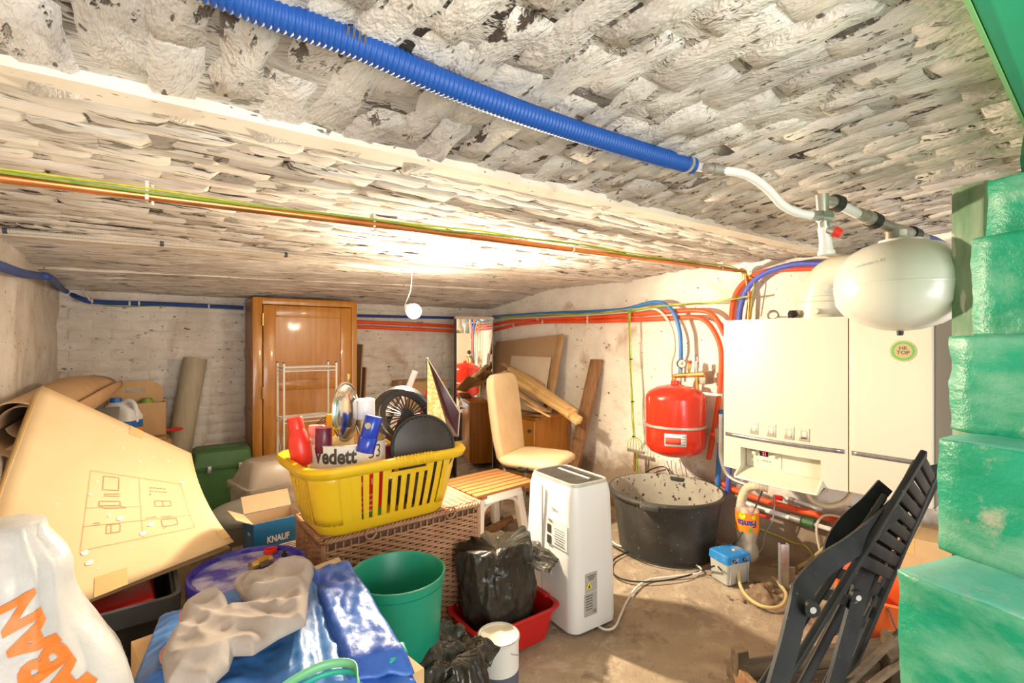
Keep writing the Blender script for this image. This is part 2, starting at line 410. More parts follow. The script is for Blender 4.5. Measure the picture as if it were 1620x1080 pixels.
# ------------------------------------------------------------------ the setting
XL, XR, YB = -0.357, 3.10, 4.32
def sstep(a, b, x):
    t = min(1, max(0, (x-a)/(b-a))); return t*t*(3-2*t)
def ceil_z(x, y):
    z = 1.692 + .028*x
    if y < .97: z += .055*(1 - min(1, ((y-.25)/.72)**2))
    elif y < 2.45: z += .030*math.sin(math.pi*(y-.97)/1.48)
    else:
        zw = 1.640
        z = z*(1-sstep(3.2, 4.3, y)*.9) + zw*sstep(3.2, 4.3, y)*.9
    return z
random.seed(7)
m = MB()
def cfn(u, v):
    x = XL-.06 + u*(XR-XL+.12); y = -1.6 + v*(YB+1.66)
    a = .007*fbm((x*1.0, y*2.4, 0), 4, 2) + .004*fbm((x, y, 3), 17, 6)
    z = ceil_z(x, y)
    if y > 2.45: a += .005*math.sin(y*2*math.pi/.072 + 1.5*nz((x, y, 0), 2, 5)) + .006*fbm((x*1.0, y*4, 1), 6, 9)
    return V(x, y, z - a + (.0055 if y < .97 else .003 if y < 2.42 else 0))
m.grid(cfn, 150, 330)
ceiling = tag(m.build('ceiling', 'lime_joint', smooth=180), kind='structure')
ceiling.data.materials.append(M_['lime_x'])
for p in ceiling.data.polygons:
    if p.center.y > 2.43: p.material_index = 1

# lumpy brick variants, 36 triangles each, face towards +z
def brick_mesh(name, L, H, D, mat, seed, nx=6, ny=3):
    rnd = random.Random(seed); m = MB()
    ox = rnd.random()*50
    def fn(u, v):
        eu = min(u, 1-u); ev = min(v, 1-v)
        edge = 1 if eu < .01 or ev < .01 else 0
        x = (u-.5)*L; y = (v-.5)*H
        x += L*.06*nz((u*3, v*3, ox), 1.3); y += H*.22*nz((u*4, v*2, ox+9), 1.3)
        z = D*.5 + D*.8*fbm((u*3.4, v*1.8, ox), 1.0)
        if edge: z = -D*1.1
        return V(x, y, z)
    us = [0, .09, .3, .5, .72, .92, 1]; vs = [0, .16, .82, 1]
    Lr = [[m.bm.verts.new(fn(a, b)) for a in us] for b in vs]
    for j in range(3):
        for i in range(6): m.face((Lr[j][i], Lr[j][i+1], Lr[j+1][i+1], Lr[j+1][i]))
    me = bpy.data.meshes.new(name); bmesh.ops.recalc_face_normals(m.bm, faces=m.bm.faces)
    if sum(f.normal.z for f in m.bm.faces) < 0: bmesh.ops.reverse_faces(m.bm, faces=m.bm.faces)
    m.bm.to_mesh(me); m.bm.free(); me.materials.append(M_[mat]); me.shade_smooth()
    return me
def put_brick(me, M, parent):
    o = bpy.data.objects.new('brick', me); COL.objects.link(o); o.parent = parent; o.matrix_local = M; return o
def join_bricks(lst, name, mat, parent):
    m = MB()
    for me, M in lst:
        vs = [m.bm.verts.new(M @ v.co) for v in me.vertices]
        for p in me.polygons: m.face([vs[i] for i in p.vertices])
    o = m.build(name, mat, parent, smooth=180); o['kind'] = 'stuff'; return o
FLIP = RX(180)
near, far = [], []
B0 = [brick_mesh('brick', .214, .081, .0095, 'lime_y', i) for i in range(14)]
B1 = [brick_mesh('brick', .240, .079, .0065, 'lime_x', 100+i) for i in range(14)]
# bay over the camera: courses run away from the beam
x = XL+.03; row = 0
while x < XR:
    y = -.42 + (row % 2)*.105
    while y < .94:
        sl_ = math.degrees(math.atan((ceil_z(x,y+.02)-ceil_z(x,y-.02))/.04))
        M = T(x + random.uniform(-.004,.004), y, ceil_z(x, y) + .008 - random.uniform(0, .008)) @ RX(sl_) @ RZ(90 + random.uniform(-7,7)) @ FLIP @ RX(random.uniform(-3,3)) @ RY(random.uniform(-1,1)) @ Matrix.Diagonal((random.uniform(.85,1.2), random.uniform(.9,1.2), random.uniform(.5,1.4), 1))
        near.append((random.choice(B0), M, (Vector((x,y,1.7))-Vector((0,0,1.3))).length)); y += .207
    x += .077; row += 1
# bay behind the near beam: courses run along the beam
y = 1.075; row = 0
while y < 2.40:
    x = XL + .07 + (row % 2)*.11
    while x < XR:
        M = T(x, y + random.uniform(-.003,.003), ceil_z(x, y) + .004 - random.uniform(0, .009)) @ RZ(random.uniform(-1.5,1.5) + random.choice((0,180))) @ FLIP @ RX(random.uniform(-4,4)) @ Matrix.Diagonal((random.uniform(.8,1.25), random.uniform(.85,1.2), random.uniform(.4,1.3), 1))
        near.append((random.choice(B1), M, (Vector((x,y,1.7))-Vector((0,0,1.3))).length)); x += .228
    y += .073; row += 1
def in_view(M):
    p = M.translation; d = p.x*SY + p.y*CY
    if d < .15: return False
    px = 810 + FPX*(p.x*CY - p.y*SY)/d; py = 540 - FPX*(p.z-CAM_Z)/d
    return -60 < px < 1680 and py > -60
vis = sorted([b for b in near if in_view(b[1])], key=lambda b: b[2]); rest = [b for b in near if not in_view(b[1])]
for me, M, d in vis[:300]: put_brick(me, M, ceiling)
r0 = [(me, M) for me, M, d in vis[300:] + rest if me in B0]; r1 = [(me, M) for me, M, d in vis[300:] + rest if me in B1]
if r0: join_bricks(r0, 'brick_courses', 'lime_y', ceiling)
join_bricks(r1, 'brick_courses', 'lime_x', ceiling)

# steel beam flanges showing between the vaults
def beam(n, y, w, dz):
    m = MB()
    def ring(x):
        z = 1.692 + .028*x + dz
        return [V(x, y-w/2, z-.004+.003*nz((x,y,0),6)), V(x, y+w/2, z+.003*nz((x,y,5),6)), V(x, y+w/2, z+.05), V(x, y-w/2, z+.05)]
    m.rings([ring(XL-.04 + i*(XR-XL+.08)/40) for i in range(41)])
    return tag(m.build(f'trim_{n}', 'flange_paint', smooth=30), kind='structure')
beam(1, .990, .075, -.006); beam(2, 2.45, .09, -.010); beam(3, 3.42, .05, -.012)

m = MB()
m.grid(lambda u, v: V(XL-.05+u*(XR-XL+.1), YB+.012 + .010*fbm((u*9, v*5, 3), 1.2), -.02+v*1.72), 70, 36)
wall_back = tag(m.build('wall_back', 'lime_back', smooth=180), kind='structure')
BW = [brick_mesh('brick', .214, .074, .006, 'lime_back', 300+i) for i in range(12)]
z = .42; row = 0; cnt = []
while z < 1.60:
    x = XL + .05 + (row % 2)*.1
    while x < XR:
        if not (.74 < x < 1.36) :
            M = T(x, YB - random.uniform(0,.004), z) @ RX(90) @ RZ(random.uniform(-1.5,1.5) + random.choice((0,180)))
            cnt.append((random.choice(BW), M))
        x += .209
    z += .071; row += 1
for me, M in cnt[-292:]: put_brick(me, M, wall_back)
if len(cnt) > 292: join_bricks(cnt[:-292], 'brick_courses', 'lime_back', wall_back)

m = MB()
m.grid(lambda u, v: V(XL - .012 + .022*fbm((u*16, v*5.5, 1), .9), -1.6+u*(YB+1.65), -.02+v*1.76), 150, 46)
tag(m.build('wall_left', 'lime_left', smooth=180), kind='structure')
m = MB()
def rw(u, v):
    y = -1.6 + u*(YB+1.65); z = -.02 + v*1.90
    x = XR + .012*fbm((y, z, 4), 2.6) + .004*fbm((y, z, 8), 11)
    x -= .045*sstep(2.50, 2.62, y)*(1 if True else 0)
    x -= .05*sstep(.16, .0, z)
    return V(x, y, z)
m.grid(rw, 170, 60)
tag(m.build('wall_right', 'lime_right', smooth=180), kind='structure')
m = MB()
m.grid(lambda u, v: V(XL-.1+u*(XR-XL+.2), -1.6+v*(YB+1.7), .008*fbm((u*7, v*11, 6), .8) - .008), 90, 140)
tag(m.build('floor', 'floor_concrete', smooth=180), kind='structure')
# ------------------------------------------------------------------ staircase, trimmer, post
A_ = V(.946, -.324, 0); U_ = V(.324, .946, 0)
def rough_block(m, M, size, n, amp, rnd, seed):
    sx, sy, sz = size
    bm2 = bmesh.new(); bmesh.ops.create_cube(bm2, size=1)
    bmesh.ops.subdivide_edges(bm2, edges=bm2.edges, cuts=n, use_grid_fill=True)
    vm = {}
    for v in bm2.verts:
        p = Vector((v.co.x*sx, v.co.y*sy, v.co.z*sz))
        h = Vector((sx/2-rnd, sy/2-rnd, sz/2-rnd))
        q = Vector([max(-h[i], min(h[i], p[i])) for i in range(3)])
        d = p - q
        if d.length > 1e-6: p = q + d.normalized()*rnd
        w = M @ p
        w += (M.to_3x3() @ Vector((fbm(w, 13, seed), fbm(w, 13, seed+20), .5*fbm(w, 13, seed+40))))*amp
        vm[v] = m.bm.verts.new(w)
    for f in bm2.faces: m.face([vm[v] for v in f.verts])
    bm2.free()
stairs = thing('staircase', 'steep green painted masonry cellar stairs rising at the right edge', 'staircase', (1.1, 0, 0))
stairs['kind'] = 'structure'
tops = [(1418, 897, .75), (1480, 690, .82), (1500, 530, .885), (1535, 376, .955), (1560, 284, 1.03)]
pts = [pd(*t) for t in tops]
lo = [pts[0] - A_*.125*(i+1) - V(0,0,.19*(i+1)) for i in range(4)][::-1]
allp = lo + pts + [pts[-1] + A_*.12 + V(0,0,.17)]
base_R = Matrix(((A_.x, U_.x, 0, 0), (A_.y, U_.y, 0, 0), (0, 0, 1, 0), (0, 0, 0, 1)))
for i, p in enumerate(allp):
    z0 = allp[i-1].z - .004 if i else 0.0
    h = p.z - z0
    if i == 0: z0 = 0; h = p.z
    dep = .30
    c = p + A_*(dep/2) - U_*.45 - Vector(stairs.location); c.z = z0 + h/2
    m = MB(); rough_block(m, Matrix.Translation(c) @ base_R, (dep, .9, h), 22, .006, .007, i*5.0)
    o = m.build('step', 'stair_green', stairs, smooth=180)
    o.data.materials.append(M_['tread_green'])
    for f in o.data.polygons:
        if f.normal.z > .75: f.material_index = 1
m = MB(); m.box2((.25, -.45, 1.738), (2.6, .123, 1.80))
tr = tag(m.build('stair_trimmer', 'green_board', bevel=.004), 'flat green painted board edging the stair opening in ceiling', 'board')
m = MB(); m.box2((.25, .1235, 1.736), (2.6, .1285, 1.80)); m.build('edge_strip', 'green_edge', tr)
pc = pd(1537, 540, 1.30)
m = MB(); rough_block(m, T(0, 0, .86) @ RZ(-30), (.026, .085, 1.72), 12, .003, .004, 3)
tag(m.build('wooden_post', 'green_pale', smooth=60, loc=(pc.x, pc.y, 0)), 'worn pale green wooden post between white vessel and stairs', 'post')

# ------------------------------------------------------------------ hanging bulb
lamp = thing('light_bulb', 'glowing bare bulb hanging from the vaulted ceiling on its wire', 'light bulb', BULB)
aim = V(.14, -.91, -.36).normalized()
Mb = aim.to_track_quat('Z', 'Y').to_matrix().to_4x4()
m = MB(); m.lathe([(.001,.050), (.020,.046), (.034,.034), (.042,.014), (.042,0), (.030,-.014)], 24, Mb); m.build('globe', 'bulb_glass', lamp, 180)
m = MB(); m.lathe([(.032,-.010), (.036,-.016), (.034,-.03), (.020,-.055), (.014,-.075)], 20, Mb); m.build('housing', 'white_glossy', lamp)
e = Mb @ V(0, 0, -.075)
top = V(0, 0, ceil_z(BULB.x, 2.46) - BULB.z + .01)
m = MB(); m.tube(spline([e, e + V(0,.004,.02), e*.3 + V(0,0,.12), top + V(-.03,-.05,0)], 8), .0022, 6); m.build('wire', 'grey_cable', lamp)
m = MB(); m.cyl(top + V(.0,-.05,.0), top + V(.004,-.045,-.05), .007, .007, 10); m.build('socket_sleeve', 'white_glossy', lamp)
ld = bpy.data.lights.new('bulb_light', 'SPOT'); ld.energy = 225; ld.color = (1.0, .84, .60); ld.spot_size = math.radians(180); ld.spot_blend = .55; ld.shadow_soft_size = .035
lo_ = bpy.data.objects.new('bulb_light', ld); COL.objects.link(lo_); lo_.parent = lamp; lo_.location = aim*.062
lo_.rotation_euler = aim.to_track_quat('-Z', 'Y').to_euler()

# ------------------------------------------------------------------ pipes, hoses, wires
def corrugated(m, path, r, pitch=.009, depth=.0018, seg=14):
    P = resample(path, pitch/4); R = [r - (depth if (i % 4) in (2, 3) else 0) for i in range(len(P))]
    m.tube(P, R, seg)
def pipe(name, label, cat, pts, r, mat, n=8, seg=10, corr=False, group=None, smooth=35, parent=None):
    m = MB(); path = spline(pts, n)
    if corr: corrugated(m, path, r, *(corr if isinstance(corr, tuple) else ()))
    else: m.tube(path, r, seg)
    o = m.build(name, mat, parent, smooth=60 if corr else smooth)
    if not parent: tag(o, label, cat, group)
    return o
def ring_clip(parent, p, dirv, r, mat='clip_pale', w=.008, name='clip'):
    m = MB(); d = Vector(dirv).normalized()
    m.cyl(p - d*w/2, p + d*w/2, r, r, 14); return m.build(name, mat, parent)

bc = pipe('corrugated_conduit', 'thick blue corrugated conduit slung across the near ceiling', 'conduit',
     [pY(300,-35,.685), pY(420,17,.685), pY(560,68,.683), pY(700,130,.682), pY(850,187,.68), pY(1000,235,.68), pY(1095,262,.68)], .0205, 'blue_conduit', 6, corr=(.0085,.0022,16))
ring_clip(bc, pY(1086,259,.68), (1,0,0), .0225, 'zinc', .010, 'strap')
m = MB(); m.band([pY(1086,252,.68)+V(0,.0,.0), pY(1086,240,.68)+V(0,0,.03)], .012, .003, (1,0,0)); m.build('hanger', 'zinc', bc)
q = pY(556,66,.683)
for i, ch in enumerate('IIWI'):
    m = MB(); 
    p0 = pY(545+i*9, 52+i*4.4, .676)
    m.box((0,0,0), (.0035,.0012,.012), Matrix.Translation(p0 + V(0,-.014,-.004)) @ RX(20)); m.build('print_mark', 'ink', bc)

cz = lambda x: 1.3 + .350 + .029*(x + .216)
cp = thing('copper_pipe', 'bright copper pipe fixed across the ceiling and down behind the boiler', 'pipe')
m = MB(); m.tube(spline([V(XL,1.49,cz(XL)), V(.6,1.485,cz(.6)), V(1.7,1.49,cz(1.7)), V(3.0,1.487,cz(3.0)-.004)], 8), .0115, 12); m.build('horizontal_run', 'copper', cp)
m = MB(); m.tube([V(3.045,1.487,cz(3.0)+.005), pX(1186,470,3.045), pX(1184,515,3.045)], .0115, 12); m.build('riser', 'copper', cp)
m = MB(); m.tube(spline([V(2.97,1.487,cz(3.0)-.004), V(3.03,1.487,cz(3.0)), V(3.045,1.487,cz(3)-.05)], 5), .0145, 12); m.build('elbow', 'brass', cp)
for px in (232, 590, 905, 1140):
    x = pZ(px, 272+px*.134, 1.68).x; x = max(XL+.1, x)
    for k in range(30):
        r = ray(px, 0); x = r.x*(1.49/r.y)
    m = MB(); m.box((x,1.49,cz(x)+.012), (.008,.030,.045)); m.box((x+.012,1.497,cz(x)+.006), (.006,.012,.05)); m.build('clip', 'clip_pale', cp, bevel=.001)
for k, (dy, dz, mt) in enumerate(((-.012,.013,'wire_yellow'), (-.017,.008,'wire_green'))):
    pts_ = [V(XL+i*.2, 1.49+dy+.003*math.sin(i*1.9+k), cz(XL+i*.2)+dz+.004*math.sin(i*1.3+2*k)+(.010 if 6<i<11 else 0)) for i in range(17)]
    pts_ += [V(3.02,1.482,cz(3)-.01), pX(1192,445,3.03), pX(1190,470,3.03), pX(1186,500,3.03)]
    pipe('earth_wire', ('yellow and green earth wire lying on the copper ceiling pipe', 'greener of two earth wires lying on the copper ceiling pipe')[k], 'wire', pts_, .0034, mt, 4, 6)

gc = pipe('corrugated_conduit', 'thin beige corrugated conduit along the far ceiling beam', 'conduit',
     [pY(-60,357,2.37), pY(0,364,2.37), pY(130,374,2.37), pY(250,384,2.37), pY(400,396,2.37), pY(470,405,2.37), pY(560,414,2.38), pY(650,424,2.38)], .0085, 'grey_conduit', 6, corr=(.008,.0014,8))
for px, py in ((8,364), (256,385), (452,403)): ring_clip(gc, pY(px,py,2.37), (1,0,.03), .0115, 'dark_grey', .012)

bp = pipe('wall_pipe', 'sagging blue pipe along the left and back brick walls', 'pipe',
     [pX(-110,396,XL+.045), pX(-40,408,XL+.045), pX(0,421,XL+.045), pX(35,432,XL+.045), pX(60,436,XL+.045), pX(80,440,XL+.07), pY(100,458,YB-.06), pY(130,473,YB-.045), pY(160,478,YB-.045), pY(260,481,YB-.045), pY(385,487,YB-.045)], .0165, 'blue_dark', 7)
for px, py in ((146,476), (205,479.5), (220,480), (330,484)): ring_clip(bp, pY(px,py,YB-.045), (1,0,0), .019, 'clip_pale', .01)
pipe('wall_wire', 'thin greenish wire hung under the blue pipe on back wall', 'wire', [pY(150,480,YB-.05), pY(190,485,YB-.05), pY(250,484,YB-.05), pY(330,487,YB-.05), pY(385,490,YB-.05)], .0035, 'wire_green', 5, 6)
pipe('ceiling_cable', 'short pale cable dropping from ceiling hole to blue pipe', 'cable', [pY(122,448,YB-.14), pY(135,464,YB-.09), pY(144,478,YB-.05), pY(149,487,YB-.04)], .006, 'grey_conduit', 5, 8)

XP = XR - .085
def wallpipe(label, back, right, r, mat, clips=()):
    pts_ = [pY(x, y, YB-.05) for x, y in back] + [pX(x, y, XP) for x, y in right]
    o = pipe('heating_pipe', label, 'pipe', pts_, r, mat, 6, 10)
    for x, y in clips: ring_clip(o, pX(x, y, XP), (0,1,0), r+.004, 'clip_pale', .014)
    return o
wallpipe('upper of two orange red heating pipes along the walls, bending behind boiler', [(545,508),(640,512),(723,516),(752,518)], [(782,513),(814,507),(848,504),(931,502),(995,498),(1063,492),(1108,491),(1126,497),(1138,512),(1146,530)], .0165, 'red_pipe', ((852,504),(931,502)))
wallpipe('lower of two orange red heating pipes, turning down left of the boiler', [(545,516),(640,520),(723,524),(752,526)], [(782,522),(814,514),(858,509),(931,508),(995,506),(1060,503),(1102,502),(1121,512),(1135,535),(1141,561),(1140,600),(1136,640),(1128,690),(1121,726)], .0165, 'red_pipe', ((814,514),(860,509),(931,508)))
pipe('wall_pipe', 'dark blue pipe on back wall right of the wardrobe', 'pipe', [pY(560,499,YB-.05), pY(640,501,YB-.05), pY(735,503,YB-.05), pY(765,504,YB-.06)], .013, 'blue_dark', 5, 10)
pipe('water_pipe', 'bright blue pipe arching along the right wall down to the pressure gauge', 'pipe', [pX(x,y,XP-.035) for x,y in ((780,501),(855,496),(918,493.5),(980,490),(1005,485),(1027,479),(1047,479),(1064,492),(1074,518),(1077,545),(1077,575),(1076,592))], .0145, 'blue_pipe', 7, 10)
pipe('water_pipe', 'pale beige pipe curving beside the blue pipe above the red vessel', 'pipe', [pX(x,y,XP-.03) for x,y in ((782,505),(860,501),(940,497),(1008,491),(1034,488),(1052,500),(1064,524),(1067,552),(1062,575),(1062,598))], .010, 'beige_pipe', 7, 10)
for k, (dy, dz) in enumerate(((0,0), (2.2,2.0), (-1,4))):
    pipe('earth_wire', ('yellow earth wire tied along the blue wall pipe to the copper riser', 'middle earth wire tied along the blue wall pipe', 'lowest earth wire tied along the blue wall pipe')[k], 'wire',
         [pX(x,y+dy*.5+dz*.4+1.0*math.sin(x*.05+k),XP-.055) for x,y in ((782,501),(860,498),(930,495),(992,490),(1040,483),(1090,480),(1122,478),(1150,472),(1184,468))], .0032, ('wire_yellow','wire_green','wire_yellow')[k], 5, 6)
wb = thing('earth_wire_bundle', 'bundle of yellow and green wires hanging down to an earth bar', 'wires', pX(1004,740,XP-.02))
L0 = Vector(wb.location)
for k in range(4):
    m = MB(); m.tube(spline([pX(x+1.6*math.sin(k*2+y*.03),y,XP-.04) - L0 for x,y in ((1010,490),(998,494),(996,500),(997,560),(1000,640),(1003,690))], 6), .0036, 6); m.build('strand', ('wire_yellow','wire_green')[k%2], wb)
for k in range(6):
    xx = 994 + k*4
    m = MB(); m.tube(spline([pX(1003,690,XP-.04)-L0, pX(xx,698,XP-.045)-L0, pX(xx+(k-2.5)*.6,712,XP-.035)-L0], 5), .0028, 5); m.build('strand_end', ('wire_yellow','wire_yellow','wire_green')[k%3], wb)
for y in (568, 635, 690): ring_clip(wb, pX(998 + (y-560)*.035,y,XP-.04)-L0, (0,0,1), .012, 'black_rubber', .008, 'cable_tie')
m = MB(); a = pX(993,711,XP-.03)-L0; b = pX(1019,716,XP-.03)-L0; m.box(((a+b)/2), (.02,(a-b).length,.02)); m.build('earth_bar', 'steel_pipe', wb, bevel=.002)
m = MB(); m.cyl(pX(1005,716,XP-.03)-L0, pX(1004,745,XP-.03)-L0, .010, .010, 8); m.build('stake', 'copper', wb)
m = MB(); m.cyl(pX(1009,714,XP-.03)-L0, pX(1006,760,XP-.03)-L0, .007, .007, 8); m.build('sleeve', 'wire_green', wb)

pipe('heating_pipe', 'red pipe arching up behind the copper riser above boiler', 'pipe', [pX(x,y,XR-.04) for x,y in ((1157,515),(1158,490),(1164,465),(1177,447),(1197,434),(1225,427),(1290,424))], .0165, 'red_pipe', 7, 10)
pipe('water_pipe', 'violet blue hose arching up beside the red pipe above boiler', 'hose', [pX(x,y,XR-.06) for x,y in ((1169,515),(1171,490),(1178,465),(1192,445),(1210,432),(1235,423),(1265,417),(1310,417))], .0175, 'blue_pale', 7, 10, corr=(.009,.0012,12))

# white pipe and fittings near the ceiling
P_end = pY(1098,263,.68)
j = pd(1291,341,1.33)
wp = thing('plumbing_run', 'white plastic pipe with brass and nickel fittings leading to the white vessel', 'pipe', j)
R_ = lambda p: Vector(p) - j
m = MB(); m.tube(spline([R_(P_end), R_(pd(1140,269,1.21)), R_(pd(1180,276,1.24)), R_(pd(1212,297,1.27)), R_(pd(1238,324,1.30)), R_(pd(1262,336,1.32)), R_(pd(1288,341,1.33))], 8), .0112, 12); m.build('white_tube', 'white_pipe', wp)
a = R_(pd(1116,266,1.2)); b = R_(pd(1146,270,1.215)); m = MB()
m.tube([a, a.lerp(b,.3), a.lerp(b,.31), a.lerp(b,.6), a.lerp(b,.61), b], [.013,.013,.0155,.0155,.0135,.0135], 12); m.build('coupling', 'steel_pipe', wp)
a = R_(pd(1283,340,1.33)); b = R_(pd(1312,344,1.34)); m = MB(); m.tube([a, a.lerp(b,.45), a.lerp(b,.46), b], [.014,.014,.017,.017], 12); m.build('coupling', 'nickel', wp)
m = MB(); m.tube([R_(pd(1300,308,1.34)), R_(pd(1302,345,1.34)), R_(pd(1305,372,1.34))], [.017,.015,.014], 12); m.build('tee_body', 'nickel', wp)
a = R_(pd(1303,318,1.34)); b = R_(pd(1328,322,1.37)); m = MB(); m.tube([a, b], [.016,.018], 12); m.build('union', 'nickel', wp)
a = R_(pd(1318,320,1.36)); b = R_(pd(1328,323,1.37)); m = MB(); m.tube([a,b], .023, 14); m.build('rubber_ring', 'black_rubber', wp)
m = MB(); m.tube([R_(pd(1325,322,1.37)), R_(pd(1362,341,1.42))], .0135, 12); m.build('white_stub', 'white_pipe', wp)
a = R_(pd(1358,338,1.41)); b = R_(pd(1380,347,1.44)); m = MB(); m.tube([a,a.lerp(b,.5),a.lerp(b,.51),b], [.017,.017,.02,.02], 12); m.build('coupling', 'steel_pipe', wp)
a = R_(pd(1377,346,1.44)); b = R_(pd(1387,351,1.45)); m = MB(); m.tube([a,b], .0235, 14); m.build('rubber_ring', 'black_rubber', wp)
m = MB(); m.tube(spline([R_(pd(1385,349,1.45)), R_(pd(1410,360,1.5)), R_(pd(1432,366,1.54)), R_(pd(1462,377,1.62))], 6), .0165, 12); m.tube([R_(pd(1411,361,1.5)), R_(pd(1411,384,1.5))], .0175, 12); m.build('steel_tee', 'steel_pipe', wp)
a = R_(pd(1440,368,1.56)); b = R_(pd(1449,372,1.585)); m = MB(); m.tube([a,b], .0225, 14); m.build('rubber_ring', 'black_rubber', wp)
m = MB(); m.tube(spline([R_(pd(1460,376,1.62)), R_(pd(1480,382,1.68)), R_(pd(1500,396,1.75)), R_(pd(1514,420,1.8)), R_(pd(1516,450,1.82))], 6), .0145, 10); m.build('blue_tube', 'blue_dark', wp)
m = MB(); m.tube([R_(pd(1304,360,1.34)), R_(pd(1306,380,1.34)), R_(pd(1307,402,1.34))], [.017,.0155,.019], 12); m.tube([R_(pd(1307,397,1.34)), R_(pd(1307.5,403,1.34))], .0215, 12); m.build('drain_funnel', 'white_glossy', wp)
m = MB(); m.tube([R_(pd(1308,364,1.33)), R_(pd(1322,367,1.32))], [.011,.014], 12); m.build('valve_body', 'nickel', wp)
m = MB(); m.tube([R_(pd(1320,366,1.32)), R_(pd(1331,370,1.31))], [.015,.012], 12); m.build('red_cap', 'red_bright', wp)

# white expansion vessel
c = pd(1424,455,1.5)
vt = thing('expansion_vessel', 'round cream white expansion vessel hanging under the ceiling by the stairs', 'vessel', c - V(0,0,.14))
m = MB(); m.lathe([(.012,.006), (.05,.010), (.10,.028), (.145,.058), (.166,.088), (.172,.13), (.1725,.148), (.171,.175), (.160,.212), (.135,.245), (.10,.268), (.06,.280), (.03,.284)], 40); m.build('body', 'tank_white', vt, 180)
m = MB(); m.lathe([(.1732,.1425), (.1742,.146), (.1732,.1495)], 40, cap0=False, cap1=False); m.build('weld_seam', 'tank_white', vt, 180)
m = MB(); m.lathe([(.055,.278), (.055,.287), (.03,.29), (.017,.30), (.017,.318)], 24); m.build('top_flange', 'tank_white', vt)
m = MB(); m.lathe([(.008,-.008), (.009,.0), (.009,.012)], 12); m.build('valve_cap', 'black_rubber', vt)
dirc = Vector((-c.x, -c.y, 0)).normalized(); ang0 = math.atan2(dirc.y, dirc.x)
def on_vessel(x, y, z):
    a = ang0 - .45 + x/.165; r = .1725 if y < .19 else .168
    zz = .205 + y + x*.15; r = .166 - max(0, zz-.205)*.55
    return V(math.cos(a)*r, math.sin(a)*r, zz)
for i, s_ in enumerate(('condensat + B2',)):
    text('handwriting', s_, .013, 'print_grey', vt, fn=lambda x,y,z,i=i: on_vessel(x - i*.02, y - i*.018, z), ext=0)

# ------------------------------------------------------------------ red expansion vessel and gauge set
X0 = XR - .235
c = pX(1068, 665, X0); zb, zt = pX(1068,720,X0).z, pX(1068,612,X0).z; r = 45.5/FPX*((c - V(0,0,1.3)).dot(V(SY,CY,0)))
rv = thing('expansion_vessel', 'glossy red heating expansion vessel strapped to the right wall', 'vessel', (c.x, c.y, zb)); H = zt - zb
m = MB(); m.lathe([(.02,0), (r*.55,.008), (r*.86,.035), (r*.97,.065), (r,.09), (r,H-.075), (r*.985,H-.055), (r*.9,H-.03), (r*.6,H+.002), (r*.3,H+.016), (.028,H+.02), (.026,H+.045), (.01,H+.045)], 40); m.build('body', 'tank_red', rv, 40)
m = MB(); m.lathe([(r*.992,H*.435), (r+.008,H*.44), (r+.009,H*.455), (r+.008,H*.47), (r*.992,H*.475)], 40); m.build('strap', 'zinc', rv, 40)
m = MB(); m.box((r+.012,0,H*.455), (.036,.03,.02)); m.build('bracket', 'zinc', rv, bevel=.002)
a0 = math.atan2(-c.y, -c.x) + .18
def patch(w0, w1, z0, z1, off, mat, name, par=rv, rr=r, a0=a0):
    m = MB(); m.grid(lambda u,v: V(math.cos(a0+(w0+(w1-w0)*u)/rr)*(rr+off), math.sin(a0+(w0+(w1-w0)*u)/rr)*(rr+off), z0+(z1-z0)*v), 8, 1); return m.build(name, mat, par, solid=.0004)
lw = patch(-.10, .035, H*.21, H*.385, .0008, 'paper_white', 'label_plate')
patch(-.095, -.0, H*.24, H*.335, .0016, 'label_red', 'label_print')
for i in range(4): patch(.004, .028, H*(.24+i*.035), H*(.255+i*.035), .0016, 'print_grey', 'label_line')
gs = thing('gauge_set', 'brass safety group with pressure gauge above the red vessel', 'valve', pX(1068,612,XP-.06)); L0 = Vector(gs.location)
Xg = XP - .085
g = lambda x, y, X=Xg: pX(x, y, X) - L0
m = MB(); m.tube([g(1067,612), g(1067,598)], .013, 10); m.tube(spline([g(1066,610), g(1067,596), g(1073,594), g(1115,592)], 3), .0165, 10); m.build('manifold', 'brass', gs)
m = MB(); m.box(g(1117,597,XP-.03), (.10,.05,.085)); m.build('wall_bracket', 'steel_pipe', gs, bevel=.004)
p = g(1077,575); m = MB(); dv = V(-.62,-.785,.02).normalized(); m.cyl(p, p + dv*.022, .030, .030, 24); gb = m.build('gauge_body', 'dark_grey', gs)
m = MB(); m.cyl(p + dv*.0215, p + dv*.0235, .026, .026, 24); m.build('gauge_face', 'paper_white', gs)
m = MB(); side = V(.785,-.62,0); m.band([p+dv*.0245 - side*.002 + V(0,0,.014), p+dv*.0245 + side*.006 - V(0,0,.004)], .005, .001, side); m.build('gauge_mark', 'badge_green', gs)
m = MB(); m.band([p+dv*.0245 - side*.008 + V(0,0,.002), p+dv*.0245 + side*.002 - V(0,0,.004)], .006, .001, side); m.build('gauge_needle', 'red_bright', gs)
m = MB(); m.tube([g(1077,584), g(1077,593)], .008, 8); m.build('gauge_stem', 'nickel', gs)
m = MB(); m.tube([g(1090,593), g(1090,583), g(1091,582), g(1091,575)], [.007,.011,.014,.014], 10); m.build('safety_valve', 'brass', gs)
m = MB(); m.tube([g(1091,575), g(1091.2,570)], .014, 12); m.build('red_cap', 'red_bright', gs)
m = MB(); m.tube([g(1102,592), g(1102,584), g(1102,583), g(1103,572), g(1103,571.5), g(1103,564)], [.007,.007,.015,.014,.004,.003], 12); m.build('air_vent', 'nickel', gs)
m = MB(); m.tube([g(1102,594), g(1103,616)], [.010,.013], 10); m.build('drop_valve', 'brass', gs)
